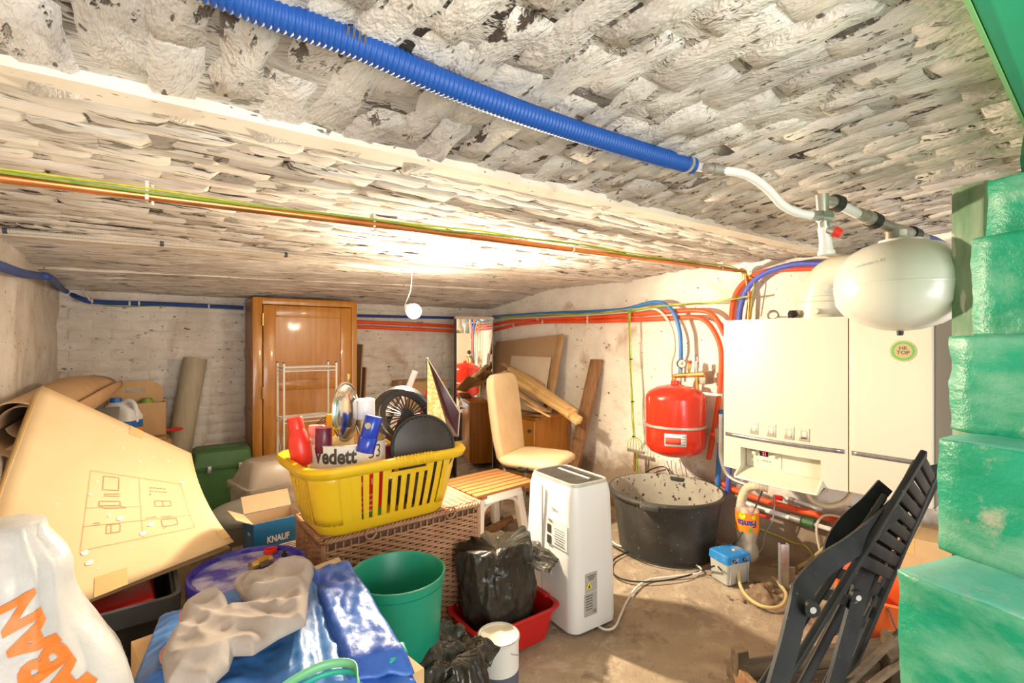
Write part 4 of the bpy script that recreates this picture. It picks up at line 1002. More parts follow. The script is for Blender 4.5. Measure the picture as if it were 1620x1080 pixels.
# clear storage box on a carton
carton('cardboard_box', 'brown carton under the clear plastic box', (.70,3.22,0), (.40,.34,.34), 8, 'card_dark')
cl = thing('storage_box', 'dusty see-through plastic storage box with sloping cover', 'box', (.70, 3.22, .343), 10)
m = MB(); m.rrect([(0,.205,.155,.03), (.09,.212,.162,.03)], 5, cap1=False); m.build('box_body', 'clear_plastic', cl, solid=-.003)
m = MB(); m.rrect([(.085,.222,.172,.03), (.125,.222,.172,.03), (.127,.205,.155,.04), (.23,.165,.115,.05), (.25,.145,.095,.05)], 5, cap0=False); m.build('cover', 'clear_plastic', cl, 40, solid=-.003)
for i, (x, y, mt, s_) in enumerate(((-.08,.0,'burgundy',.10), (.06,.02,'card_pale',.09), (.02,-.06,'dark_grey',.07), (-.02,.07,'red_plastic',.08))):
    m = MB(); m.box((0,0,0), (s_*1.3,s_,s_*1.2), T(x,y,.075+.03*(i%2)) @ RZ(30*i)); m.build('packed_item', mt, cl, bevel=.006)
# grey pedestal seat
gy = thing('pedestal_seat', 'grey plastic seat with pointed egg shaped lid on tapered pedestal', 'seat', (.49, 2.84, 0), 40)
egg = lambda s_, z: [V(math.cos(a)*s_*.20 + (.06*s_ if math.cos(a) > 0 else 0)*math.cos(a), math.sin(a)*s_*.17, z) for a in [i*2*math.pi/32 for i in range(32)]]
m = MB(); m.rings([egg(.55,0), egg(.58,.05), egg(.62,.25), egg(.80,.36), egg(.86,.385)]); m.build('pedestal', 'grey_plastic', gy, 60)
m = MB(); m.rings([egg(.90,.386), egg(1.0,.395), egg(1.02,.41), egg(.99,.428), egg(.90,.440), egg(.5,.452), egg(.1,.455)]); m.build('seat_lid', 'grey_plastic', gy, 40)
bw = MB(); bw.grid(lambda u,v: V(-.09+.18*u, -.08+.16*v, .03*fbm((u*4,v*4,2),1.5)+.05*math.sin(u*3.1)*math.sin(v*3.1)), 14, 14)
o = bw.build('bubble_wrap', 'plastic_film', smooth=180, solid=.002, loc=pd(345,812,3.05)); o.location.z = .30
o.location.z = .012; tag(o, 'crumpled clear bubble wrap in front of the green tool box', 'bubble wrap')
# blue plaster carton on a brown one
carton('cardboard_box', 'open brown carton under the blue printed box', (.53,2.46,0), (.30,.24,.345), 4, 'card')
kb = carton('blue_carton', 'small blue printed carton with open flaps', (.525,2.455,.348), (.215,.17,.150), 4, 'knauf_blue', True, flaps=(('b',38,.085), ('l',62,.075)))
text('print_name', 'KNAUF', .040, 'paper_white', kb, M=T(-.004,-.0858,.066) @ RX(90), bold=.0012, sx=.72)
text('print_name', 'KNAUF', .014, 'paper_white', kb, M=T(-.1083,-.02,.09) @ RZ(-90) @ RX(90), bold=.0004, sx=.8)
m = MB(); m.box2((.0,-.0862,.004), (.098,-.0850,.036)); lb = m.build('label_strip', 'paper_white', kb)
for i in range(3): 
    m = MB(); m.box2((.012,-.0868,.011+i*.008), (.085-.012*i,-.0862,.0135+i*.008)); m.build('label_line', 'ink', lb)
m = MB(); m.box2((-.1075+.004,-.085+.0045,.146), (-.1075+.0044,.08,.1465)); 
m.build('fold_line', 'card_pale', kb)
inn = MB(); inn.box2((-.1025,-.080,.006), (.1025,-.0805,.149)); inn.box2((-.1025,.080,.006), (.1025,.0805,.149)); inn.box2((-.1030,-.08,.006), (-.1025,.08,.149)); inn.box2((.1025,-.08,.006), (.1030,.08,.149)); inn.build('carton_inside', 'card_pale', kb)
pb_ = MB(); pb_.lathe([(.03,0),(.07,.01),(.075,.06),(.06,.11),(.03,.14),(.008,.155)], 16); o = pb_.build('plastic_bag', 'bag_white', smooth=180, loc=(.60,2.30,.0)); 
o.location = (.495,2.10,.0); o.scale = (.55,.55,3.1); tag(o, 'white plastic bag tucked left of the wicker hamper', 'bag')
# ------------------------------------------------------------------ left foreground
# black storage bin
sb = thing('storage_bin', 'black plastic storage bin under the big cardboard sheet', 'bin', (-.085, 1.975, 0))
m = MB(); m.rrect([(0,.165,.16,.03), (.52,.195,.19,.03), (.52,.188,.183,.03), (.012,.158,.153,.03)], 5); m.build('bin_body', 'black_plastic', sb)
m = MB(); m.rrect([(.475,.196,.191,.03), (.48,.208,.203,.035), (.535,.210,.205,.035), (.537,.198,.193,.03), (.50,.190,.186,.03)], 5, cap0=False, cap1=False); m.build('bin_rim', 'dark_grey', sb)
m = MB(); m.box2((-.02,-.12,.40), (.15,.10,.465)); o = m.build('red_cloth', 'red_plastic', bevel=.02); o.location = (-.085,1.975,.045); tag(o, 'red cloth showing inside the black storage bin', 'cloth')
# big bent cardboard sheet
TL, TR, BR, BL = pd(68,610,1.60), pd(303,717,2.0), pd(370,856,1.74), pd(-85,1040,1.10)
def cpt(u, v):                    # u left->right, v bottom->top
    p = (BL*(1-u)+BR*u)*(1-v) + (TL*(1-u)+TR*u)*v
    w = 4*v*(1-v)
    return p + V(0,0,.022)*w*(1-u) + V(.0,0,-.010)*w*u + V(-.02,0,0)*w*u
bc_ = thing('flattened_carton', 'big bent flattened cardboard box with printed assembly drawings and paint spots', 'cardboard', (0, 2.2, .5))
Lc = Vector(bc_.location)
def cnorm(u, v):
    e = .01; a = cpt(u+e,v)-cpt(u-e,v); b = cpt(u,v+e)-cpt(u,v-e); n = a.cross(b).normalized(); return n if n.z > 0 else -n
m = MB(); m.grid(lambda u,v: cpt(u,v) - Lc, 16, 20); m.build('top_sheet', 'card_big', bc_, 180, solid=-.004)
m = MB(); m.grid(lambda u,v: cpt(.004+.992*u, .004+.992*v) - cnorm(min(.98,max(.02,u)),min(.98,max(.02,v)))*.030 - Lc, 10, 12); m.build('bottom_sheet', 'card_dark', bc_, 180, solid=-.004)
m = MB()
m.grid(lambda u,v: cpt(0,v) - cnorm(.02,min(.98,max(.02,v)))*.032*u - Lc, 1, 16); m.build('folded_edge', 'tape_brown', bc_, 180, solid=.002)
def decal(u0, u1, v0, v1, mat, name, off=.0012, n=2):
    m = MB(); m.grid(lambda a,b: cpt(u0+(u1-u0)*a, v0+(v1-v0)*b) + cnorm(u0,v0)*off - Lc, n, n); return m.build(name, mat, bc_, 180)
def dline(p, q, w=.0035, mat='ink_brown'):
    (u0,v0),(u1,v1) = p, q
    a, b = cpt(u0,v0), cpt(u1,v1); n = cnorm((u0+u1)/2,(v0+v1)/2); s_ = (b-a).cross(n).normalized()*w/2
    m = MB(); q4 = [a-s_, a+s_, b+s_, b-s_]
    m.face([m.bm.verts.new(x + n*.0014 - Lc) for x in q4]); return m
def drawing(lines, w=.0022):
    M0 = MB()
    for p, q in lines:
        (u0,v0),(u1,v1) = p, q; a, b = cpt(u0,v0), cpt(u1,v1); n = cnorm((u0+u1)/2,(v0+v1)/2); s_ = (b-a).cross(n)
        if s_.length < 1e-9: continue
        s_ = s_.normalized()*w/2
        M0.face([M0.bm.verts.new(x + n*.0014 - Lc) for x in (a-s_, a+s_, b+s_, b-s_)])
    M0.build('printed_drawing', 'ink_brown', bc_)
def rect(u0,u1,v0,v1): return [((u0,v0),(u1,v0)), ((u1,v0),(u1,v1)), ((u1,v1),(u0,v1)), ((u0,v1),(u0,v0))]
drawing(rect(.34,.86,.22,.62) + [((.60,.22),(.60,.62)), ((.34,.42),(.60,.42)), ((.34,.33),(.86,.33))], .0012)
drawing(rect(.41,.49,.52,.60)); drawing(rect(.40,.50,.43,.455) + [((.42,.485),(.50,.485)), ((.42,.495),(.50,.50)), ((.40,.43),(.43,.415)), ((.50,.43),(.53,.415)), ((.43,.415),(.53,.415))])
drawing(rect(.44,.50,.28,.325) + [((.46,.28),(.46,.325)), ((.38,.33),(.41,.33)), ((.38,.34),(.41,.34))])
drawing(rect(.68,.77,.42,.46) + [((.725,.42),(.725,.46))]); drawing(rect(.70,.78,.27,.32) + [((.72,.27),(.70,.25)), ((.62,.34),(.68,.345)), ((.70,.34),(.76,.34))])
drawing([((.66+.02*i,.555+.004*(i%2)),(.675+.02*i,.56)) for i in range(5)] + [((.66+.018*i,.53),(.668+.018*i,.535)) for i in range(6)], .004)
for i, s_ in enumerate(('!',)): drawing([((.66,.50),(.66,.515))], .004)
decal(.53,.62,.93,.999,'tape_brown','tape'); decal(.40,.52,.0,.085,'tape_brown','tape'); decal(.955,1.0,.05,.14,'tape_brown','tape')
rs = random.Random(3)
for i in range(20):
    u, v = rs.uniform(.18,.92), rs.uniform(.06,.85); r = rs.choice((.0025,.004,.005,.009)); c0 = cpt(u,v); n = cnorm(u,v); e1 = n.orthogonal().normalized(); e2 = n.cross(e1)
    m = MB(); m.face([m.bm.verts.new(c0 + n*.0016 + (e1*math.cos(a)*r*(1+.4*rs.random()) + e2*math.sin(a)*r*(.5+.5*rs.random())) - Lc) for a in [k*2*math.pi/9 for k in range(9)]]); m.build('paint_spot', 'paint_spot', bc_)

# white refuse bag with orange lettering
bg = thing('rubbish_bag', 'white plastic bag with large orange lettering in the left foreground', 'bag', (-.165, 1.195, 0))
def bagfn(u, v):
    a = u*2*math.pi; z = v*.985
    r = .172*(1.0 - .50*sstep(.66,.90,v) - .22*sstep(.92,1.0,v))
    r *= 1 + .11*fbm((math.cos(a)*1.2, math.sin(a)*1.2, v*2.6), 1.8, 4) + .03*nz((math.cos(a)*3, math.sin(a)*3, v*2), 3, 8)
    r *= 1 + .35*max(0,.35-v)*max(0, math.cos(a+.2))
    return V(math.cos(a)*r*.98, math.sin(a)*r*1.15, z)
m = MB(); L_ = [[m.bm.verts.new(bagfn(i/64, j/50)) for i in range(64)] for j in range(51)]
for j_ in range(50):
    for i in range(64): m.face((L_[j_][i], L_[j_][(i+1)%64], L_[j_+1][(i+1)%64], L_[j_+1][i]))
m.face(L_[50]); m.build('bag_body', 'bag_white', bg, 180)
def on_bag(x, y, z, tilt=16, a0=None):
    # text x runs up the bag
    t = math.radians(tilt); X_ = x*math.cos(t) - y*math.sin(t); Y_ = x*math.sin(t) + y*math.cos(t)
    v = .800 + X_/.985; a = math.radians(-60) - Y_/.115
    p = bagfn(a/(2*math.pi), max(.01,min(.95,v))); return p + Vector((p.x,p.y,0)).normalized()*.003
text('lettering', 'RABAN', .080, 'print_orange', bg, fn=lambda x,y,z: on_bag(x, y, z), bold=.004, ext=0, sx=.82)
for i in range(4): text('small_print', 'IIIIIIIIIIII', .012, 'print_grey', bg, fn=lambda x,y,z,i=i: on_bag(x-.16, y-.10-.014*i, z), ext=0)

# carton under the tarpaulin and the folded tarpaulin
tc = carton('cardboard_box', 'brown carton beneath the folded blue tarpaulin', (.262,1.245,0), (.44,.60,.565), 8, 'card')
slab('wooden_board', 'pale board lying under the folded blue tarpaulin', [pZ(262,985,.570), pZ(536,880,.570), pZ(665,1085,.570), pZ(230,1150,.570)], .012, 'hardboard_light', 'board')
tp = thing('folded_tarpaulin', 'folded shiny blue tarpaulin with green hem', 'tarpaulin', (.27, 1.25, .585))
Lt = Vector(tp.location)
cor = [pZ(205,1095,.62), pZ(255,963,.62), pZ(537,868,.625), pZ(585,945,.62), pZ(648,1055,.61), pZ(480,1180,.60)]
def inpoly(u, v):   # bilinear over BL,TL,TR,BRx
    a, b, c_, d_ = pZ(190,1140,.60), pZ(255,963,.62), pZ(537,868,.63), pZ(648,1062,.605)
    return (a*(1-u)+d_*u)*(1-v) + (b*(1-u)+c_*u)*v
def layer(z0, inset, amp, name, mat, u0=0., u1=1., v0=0., v1=1., th=.012, seed=0, droop=.03):
    m = MB()
    def fn(a, b):
        u = u0+(u1-u0)*a; v = v0+(v1-v0)*b
        p = inpoly(u, v); e = min(a,1-a,b,1-b)
        z = z0 + amp*fbm((u*2.2,v*2.2,seed),1.6) + amp*1.2*(.25-abs(nz((u*3.1+v,v*2.3-u,seed+2),1.7))) + amp*.8*(.25-abs(nz((u*4+v*2,v*5-u*2,seed+5),2.6))) - (droop*max(0,.08-e)/.08)
        fold = .007*max(0, 1-abs(u-.60-.1*v)/.03) - .006*max(0,1-abs(u-.68-.1*v)/.03)
        return V(p.x, p.y, .585+z+fold) - Lt
    m.grid(fn, 70, 70); return m.build(name, mat, tp, 180, solid=-th)
layer(.014, 0, .003, 'lower_fold', 'tarp_dark', -.015, 1.02, -.02, 1.0, .012, 4, .010)
layer(.034, 0, .009, 'upper_fold', 'tarp_blue', 0, .82, 0, 1.0, .014, 9, .014)
layer(.032, 0, .012, 'crumpled_fold', 'tarp_dark', .78, 1.015, .02, .93, .010, 14, .024)
hem = spline([pZ(418,1110,.645)-Lt, pZ(470,1072,.647)-Lt, pZ(520,1050,.650)-Lt, pZ(560,1052,.648)-Lt, pZ(566,1085,.645)-Lt], 6)
m = MB(); m.band(hem, .016, .003, (0.1,.2,1)); m.build('green_hem', 'tarp_green', tp, 180)
m = MB(); m.band([p - V(0,0.008,.014) for p in hem], .010, .003, (0.1,.2,1)); m.build('green_underside', 'teal', tp, 180)
m = MB(); m.prism([(0,0),(.05,.01),(.06,.05),(.02,.06)], .02, T(*(pZ(615,1062,.60)-Lt))); m.build('teal_edge', 'teal', tp, bevel=.006)
# knitted work glove
gl = thing('work_glove', 'grey knitted work glove crumpled on the tarpaulin', 'glove', pZ(375,975,.66))
Lg = Vector(gl.location)
GP = [(262,1090),(254,1040),(262,1020),(282,992),(288,962),(318,948),(344,937),(360,950),(366,968),(386,966),(396,956),(380,944),(376,930),(395,916),(418,904),(452,892),(484,886),(496,892),(497,905),(490,925),(487,960),(484,988),(440,1010),(400,1036),(370,1037),(362,1060),(330,1090)]
GW = [pZ(x,y+9,.652) - Lg for x,y in GP]
from mathutils.geometry import intersect_point_line
def gdist(x, y):
    p = V(x,y,0); best = 9; ins = False; n_ = len(GW)
    for i in range(n_):
        a, b = GW[i], GW[(i+1)%n_]; a2, b2 = V(a.x,a.y,0), V(b.x,b.y,0)
        q, t = intersect_point_line(p, a2, b2); t = max(0,min(1,t)); best = min(best, (a2.lerp(b2,t)-p).length)
        if (a2.y > y) != (b2.y > y) and x < (b2.x-a2.x)*(y-a2.y)/(b2.y-a2.y)+a2.x: ins = not ins
    return best if ins else -best
xs = [p.x for p in GW]; ys = [p.y for p in GW]; st = .0032; nx = int((max(xs)-min(xs))/st)+2; ny = int((max(ys)-min(ys))/st)+2
def gz(x, y, d):
    f = abs(nz((x*9+y*5, y*6-x*4, 1), 1.0, 3)); g2 = abs(nz((x*16-y*7, y*14, 4), 1.0, 6))
    return .020*(1-math.exp(-max(0,d)/.007)) + (.044*(.35-f) + .018*(.3-g2))*min(1,max(0,d)/.02) + .004
m = MB(); G = {}
for i in range(nx):
    for j_ in range(ny):
        x, y = min(xs)+i*st, min(ys)+j_*st; d = gdist(x, y)
        if d > -.0012: G[i,j_] = m.bm.verts.new(V(x, y, max(.001, gz(x,y,d))))
for (i,j_) in list(G):
    q = [(i,j_),(i+1,j_),(i+1,j_+1),(i,j_+1)]
    if all(k_ in G for k_ in q): m.face([G[k_] for k_ in q])
bmesh.ops.delete(m.bm, geom=[v for v in m.bm.verts if not v.link_faces], context='VERTS')
for _ in range(2): bmesh.ops.smooth_vert(m.bm, verts=m.bm.verts, factor=.5, use_axis_x=True, use_axis_y=True, use_axis_z=True)
for v in m.bm.verts:
    if v.is_boundary:
        p = V(v.co.x, v.co.y, 0); best = None
        for i in range(len(GW)):
            a2, b2 = V(GW[i].x,GW[i].y,0), V(GW[(i+1)%len(GW)].x,GW[(i+1)%len(GW)].y,0); q, t = intersect_point_line(p, a2, b2); q = a2.lerp(b2, max(0,min(1,t)))
            if best is None or (q-p).length < (best-p).length: best = q
        v.co.x, v.co.y, v.co.z = best.x, best.y, .002
m.build('palm', 'glove', gl, 180, solid=-.003)
for k_, (q, r_) in enumerate(((((392,956),(378,940),(384,926),(405,918),(430,915)),.011), (((486,950),(470,975),(440,992),(405,1022)),.009), (((300,985),(340,975),(385,985),(430,960)),.008))):
    pts_ = spline([pZ(x,y,.652)+V(0,0,.020)-Lg for x,y in q], 8)
    m = MB(); m.tube(pts_, [r_*(.25+.75*math.sin(math.pi*min(1,max(0,(i+1)/(len(pts_)+1))))) for i in range(len(pts_))], 12, flat=1.2, up=(0,0,1)); m.build('finger_fold', 'glove', gl, 180)
m = MB(); m.tube(spline([pZ(x,y+9,.655)+V(0,0,.006)-Lg for x,y in ((288,962),(284,985),(268,1012),(256,1030),(262,1048),(285,1064),(300,1082))], 6), .0045, 8); m.build('red_cuff_edge', 'glove_edge', gl, 180)
m = MB(); m.tube(spline([pZ(x,y+9,.655)+V(0,0,.006)-Lg for x,y in ((420,903),(452,892),(484,886),(496,892))], 6), .003, 6); m.build('red_hem', 'glove_edge', gl, 180)

# bucket with violet lid on a carton
vb = pd(394, 898, 1.62)
carton('cardboard_box', 'small brown carton under the bucket with violet lid', (vb.x,vb.y,0), (.30,.28,.19), 0, 'card_dark')
bk = thing('paint_bucket', 'white plastic bucket with splashed violet blue lid', 'bucket', (vb.x, vb.y, .193)); hl = vb.z - .193
m = MB(); m.lathe([(.145,0), (.150,.01), (.167,hl-.05), (.167,hl-.028)], 36); m.build('bucket_body', 'pail_white', bk)
m = MB(); m.lathe([(.168,hl-.030), (.177,hl-.030), (.179,hl-.004), (.176,hl+.004), (.169,hl+.004), (.166,hl-.006), (.160,hl-.010), (.02,hl-.010)], 40); ld2 = m.build('lid', 'lid_violet', bk, 30); ld2.data.materials.append(M_['rim_violet'])
for p in ld2.data.polygons:
    if math.hypot(p.center.x, p.center.y) > .158: p.material_index = 1
for i in range(10):
    a = i*math.pi/5+.2; m = MB(); m.box((0,0,0), (.006,.03,.007), RZ(math.degrees(a)) @ T(.163,0,hl-.004)); m.build('lid_lug', 'rim_violet', ld2)
m = MB(); m.tube(spline([V(-.17,-.02,hl-.05), V(-.185,-.03,hl-.10), V(-.18,.02,hl-.16), V(-.17,.06,hl-.06)], 6), .0025, 6); m.build('wire_handle', 'zinc', bk)
zl = vb.z - .0095
bf = thing('brass_fitting', 'brass threaded pipe union lying on the violet lid', 'fitting', pZ(414,889,zl+.016), 22)
m = MB(); m.cyl(V(-.04,0,0), V(-.012,0,0), .0145, .0145, 14); m.cyl(V(.014,0,0), V(.034,0,0), .0125, .0125, 14); m.build('threaded_tube', 'brass', bf); m = MB(); m.cyl(V(-.014,0,0), V(.016,0,0), .019, .019, 6); m.build('hexagon_nut', 'brass', bf)
m = MB(); m.lathe([(.016,0),(.019,.001),(.019,.014),(.016,.016),(.014,.014),(.013,.004)], 18, sx=1.2); tag(m.build('bottle_cap', 'red_bright', loc=pZ(428,874,zl)), 'small red plastic cap on the violet lid', 'cap')
m = MB(); m.lathe([(.010,0),(.010,.008),(.005,.009),(.006,.018),(.002,.020)], 10); tag(m.build('screw_knob', 'black_rubber', loc=pZ(450,879,zl)), 'tiny black knob on the violet lid', 'knob')

# green bin
gb_ = pd(629, 903, 1.545); hz_ = gb_.z
gn = thing('waste_bin', 'tall green plastic waste bin in front of the wicker hamper', 'bin', (gb_.x, gb_.y, 0))
m = MB(); m.lathe([(.108,0), (.110,.006), (.1455,hz_-.012), (.150,hz_-.010), (.151,hz_), (.1455,hz_+.001), (.1415,hz_-.006), (.105,.01), (.02,.01)], 40); m.build('bin_body', 'green_plastic', gn, 40)
m = MB(); m.lathe([(.1435,hz_-.035),(.1475,hz_-.034),(.148,hz_-.030),(.1445,hz_-.029)], 40, cap0=False, cap1=False); m.build('rim_band', 'green_plastic', gn)

# ------------------------------------------------------------------ wicker hamper
hp = thing('wicker_hamper', 'woven brown wicker hamper with lid under the yellow basket', 'hamper', (.905, 2.00, 0))
HX, HY, HH = .345, .170, .555
m = MB(); m.box2((-HX+.012,-HY+.012,.01), (HX-.012,HY-.012,HH-.01)); m.build('inner_lining', 'wicker_dark', hp)
def per(s_, off):
    s_ %= 2*(2*HX+2*HY)
    if s_ < 2*HX: return V(-HX+s_, -HY-off, 0)
    s_ -= 2*HX
    if s_ < 2*HY: return V(HX+off, -HY+s_, 0)
    s_ -= 2*HY
    if s_ < 2*HX: return V(HX-s_, HY+off, 0)
    return V(-HX-off, HY-(s_-2*HX), 0)
m = MB(); PL = 2*(2*HX+2*HY); nst = 70; pitch = PL/nst
rows = int((HH-.03)/.0115)
for r_ in range(rows):
    z = .012 + r_*.0115
    pts_ = []
    for i in range(nst*2):
        s_ = i*pitch/2; ph = (i//1 + 0)
        off = .0055*math.sin(math.pi*i/2 + (r_ % 2)*math.pi + .3)
        p = per(s_, off); p.z = z + .0025*math.cos(math.pi*i/2 + (r_%2)*math.pi); pts_.append(p)
    pts_.append(pts_[0].copy())
    m.tube(pts_, .0066, 4, caps=False)
wv_ = m.build('woven_strands', 'wicker', hp, 180); wv_['kind'] = 'stuff'
m = MB()
for i in range(nst):
    p = per((i+.5)*pitch, 0); m.cyl(p + V(0,0,.005), p + V(0,0,HH-.01), .0042, .0042, 5)
st_ = m.build('stakes', 'wicker', hp, 180); st_['kind'] = 'stuff'
for x in (-HX, HX):
    for y in (-HY, HY):
        m = MB(); m.cyl(V(x,y,0), V(x,y,HH-.005), .010, .010, 8); m.build('corner_post', 'wicker', hp)
# braided lid
m = MB()
for k_ in range(3):
    pts_ = []
    for i in range(240):
        s_ = PL*i/240; ph = 2*math.pi*i/6 + k_*2.094
        p = per(s_, .006 + .007*math.cos(ph)); p.z = HH + .006 + .007*math.sin(ph); pts_.append(p)
    pts_.append(pts_[0].copy()); m.tube(pts_, .006, 5, caps=False)
m.build('braided_rim', 'wicker', hp, 180)
m = MB()
for i in range(44):
    y = -HY + .01 + i*(2*HY-.02)/43
    m.tube([V(-HX+HX*2*j_/40, y, HH+.014+.004*math.sin(math.pi*j_/2+(i%2)*math.pi)) for j_ in range(41)], .0052, 4)
lw_ = m.build('lid_weave', 'wicker', hp, 180); lw_['kind'] = 'stuff'
m = MB(); m.box2((-HX,-HY,HH), (HX,HY,HH+.010)); m.build('lid_board', 'wicker_dark', hp)
for x in (-.17, .19):
    m = MB(); m.tube([V(x+.022*math.cos(a), -HY-.016-.004*math.sin(a), HH+.002+.024*math.sin(a)) for a in [i*2*math.pi/16 for i in range(17)]], .005, 6); m.build('fastening_loop', 'wicker', hp, 180)

# ------------------------------------------------------------------ yellow basket
BZ = HH + .0245
yb = thing('laundry_basket', 'yellow plastic laundry basket packed with household items on the hamper', 'basket', (.80, 1.935, BZ), 1.5)
BH = .275
def bsec(z):                      # half sizes at height z
    t = z/BH; return .255 + .062*t**.8, .150 + .052*t**.8, .075 + .02*t
def bring(z, off=0, n=6):
    hx, hy, r_ = bsec(z); hx += off; hy += off
    out = []
    for qx, qy, a in ((1,1,0), (-1,1,90), (-1,-1,180), (1,-1,270)):
        for k_ in range(n+1):
            t = math.radians(a + 90*k_/n); out.append(V(qx*(hx-r_)+math.cos(t)*r_, qy*(hy-r_)+math.sin(t)*r_, z))
    return out
m = MB(); m.rings([bring(0,-.02), bring(.008,-.006), bring(.02,0), bring(.055,0)], cap1=False); m.rings([bring(.006,-.024), bring(.055,-.006)], cap1=False); m.build('bowl_base', 'yellow_plastic', yb, 50)
def wallpt(side, t, z, off=0):     # straight stretches: f,b (x) l,r (y); t in -1..1
    hx, hy, r_ = bsec(z)
    if side == 'f': return V(t*(hx-r_), -hy-off, z)
    if side == 'b': return V(t*(hx-r_), hy+off, z)
    if side == 'l': return V(-hx-off, t*(hy-r_), z)
    return V(hx+off, t*(hy-r_), z)
def slat_(side, t0, t1, z0, z1, name='slat', th=.006):
    m = MB(); R2 = []
    for k_ in range(6):
        z = z0+(z1-z0)*k_/5
        R2.append([wallpt(side,t0,z,.0), wallpt(side,t1,z,.0), wallpt(side,t1,z,-th), wallpt(side,t0,z,-th)])
    m.rings(R2); return m.build(name, 'yellow_plastic', yb, bevel=.0015)
for side in 'fb':
    N_ = 11
    for i in range(N_):
        t = -1 + 2*(i+.5)/N_; w = .50/N_*1.22
        if i < 2 and side == 'f': slat_(side, -1 + 2*i/N_ - .001, -1 + 2*(i+1)/N_ + .001, .05, BH-.035, 'solid_panel'); continue
        slat_(side, t-w, t+w, .05, (.205 if 5 <= i <= 8 else BH-.035))
    a, b = -1 + 2*4.9/N_, -1 + 2*9.1/N_
    slat_(side, a, b, .200, .218, 'grip_lower_rim', .010)
    slat_(side, a-.03, a+.03, .200, BH-.03, 'grip_side', .010); slat_(side, b-.03, b+.03, .200, BH-.03, 'grip_side', .010)
for side in 'lr':
    N_ = 5
    for i in range(N_):
        t = -1 + 2*(i+.5)/N_; w = .5/N_*1.05; slat_(side, t-w, t+w, .05, .200)
    slat_(side, -.95, .95, .195, .213, 'grip_lower_rim', .010); slat_(side, -1, -.88, .195, BH-.03, 'grip_side', .01); slat_(side, .88, 1, .195, BH-.03, 'grip_side', .01)
for qx, qy, a in ((1,1,0), (-1,1,90), (-1,-1,180), (1,-1,270)):
    def cf(u, v):
        z = .05 + (BH-.08)*v; hx, hy, r_ = bsec(z); t = math.radians(a + 90*u); return V(qx*(hx-r_)+math.cos(t)*r_, qy*(hy-r_)+math.sin(t)*r_, z)
    m = MB(); m.grid(cf, 8, 6); m.build('corner_panel', 'yellow_plastic', yb, 180, solid=-.005)
m = MB(); m.rings([bring(BH-.040,.0), bring(BH-.042,.010), bring(BH-.036,.024), bring(BH-.012,.030), bring(BH,.022), bring(BH+.002,.006), bring(BH-.004,-.004), bring(BH-.040,-.005)], cap0=False, cap1=False); m.build('rolled_rim', 'yellow_plastic', yb, 50)
for i in range(12):
    hx, hy, r_ = bsec(BH); x = -.01 + i*.0145; m = MB(); m.box((x,-hy-.0135,BH-.012), (.006,.030,.034)); m.build('grip_rib', 'yellow_plastic', yb, bevel=.003)

BO = V(.80, 1.935, BZ)
def bpos(px, py, d): return pd(px, py, d)
# beer tin
vc = bpos(549, 700, 1.90); rc = .150; zc = BZ + .012
bt = thing('metal_tin', 'white lettered metal tin filled with spray cans inside the yellow basket', 'tin', (.697, 1.965, zc)); hc = vc.z - zc
m = MB(); m.lathe([(rc-.004,0), (rc,.004), (rc,hc*.62)], 40, cap1=False); m.build('red_band', 'can_red', bt, 40)
m = MB(); m.lathe([(rc,hc*.62), (rc,hc-.004), (rc+.002,hc), (rc-.001,hc+.002)], 40, cap0=False, cap1=False); m.build('white_band', 'can_label', bt, 40)
m = MB(); m.lathe([(rc-.001,hc+.002), (rc-.004,hc-.002), (rc-.004,hc*.3), (.01,hc*.3)], 40, cap0=False); m.build('inner_wall', 'can_inside', bt, 40)
m = MB(); m.lathe([(rc+.0006,.004), (rc+.0006,.05)], 40, cap0=False, cap1=False); m.build('green_band', 'can_green', bt, 40)
m = MB(); m.lathe([(rc+.0002,hc-.001), (rc+.0035,hc+.001), (rc+.0002,hc+.004)], 40, cap0=False, cap1=False); m.build('rolled_edge', 'chrome', bt, 60)
av = math.atan2(-bt.location.y, -bt.location.x)
def on_can(x, y, z, zz, da=0): a = av + da + x/rc; r_ = rc + .0009; return V(math.cos(a)*r_, math.sin(a)*r_, zz + y)
text('lettering', 'Vedett', .078, 'ink', bt, fn=lambda x,y,z: on_can(x,y,z,hc-.040,-.34), bold=.0028, ext=0, sx=.78)
text('lettering', '33', .072, 'ink', bt, fn=lambda x,y,z: on_can(x,y,z,hc-.036,.76), ext=0, sx=1.0)
text('lettering', '\u00ae', .030, 'ink', bt, fn=lambda x,y,z: on_can(x,y,z,hc-.024,.42), ext=0)
text('lettering', 'Extra Bl', .030, 'paper_white', bt, fn=lambda x,y,z: on_can(x,y,z,hc*.52,.45), ext=0)
for i in range(4): text('lettering', 'Traditional', .017, 'paper_white', bt, fn=lambda x,y,z,i=i: on_can(x,y,z,hc*.36-.02*i,.45), ext=0)
def spray(name, label, base, top, r_, parts, cat='spray can'):
    base, top = Vector(base), Vector(top); t = thing(name, label, cat, base); d = top-base; Mq = d.to_track_quat('Z','Y').to_matrix().to_4x4(); L = d.length
    for nm, z0, z1, rr, mt in parts:
        m = MB(); m.lathe([(rr*r_*.96,z0*L),(rr*r_,z0*L+.002),(rr*r_,z1*L-.003),(rr*r_*.94,z1*L)], 20, Mq); m.build(nm, mt, t)
    return t
sc_ = spray('spray_can', 'gold spray can with white cap in the lettered tin', bpos(577,725,1.98), bpos(577,628,1.98), .040, (('can_body',0,.66,1,'gold_can'), ('cap',.655,.97,1.0,'white_glossy')))
m = MB(); m.box((.016,0,.232), (.028,.03,.03)); m.build('cap_spout', 'white_glossy', sc_, bevel=.004)
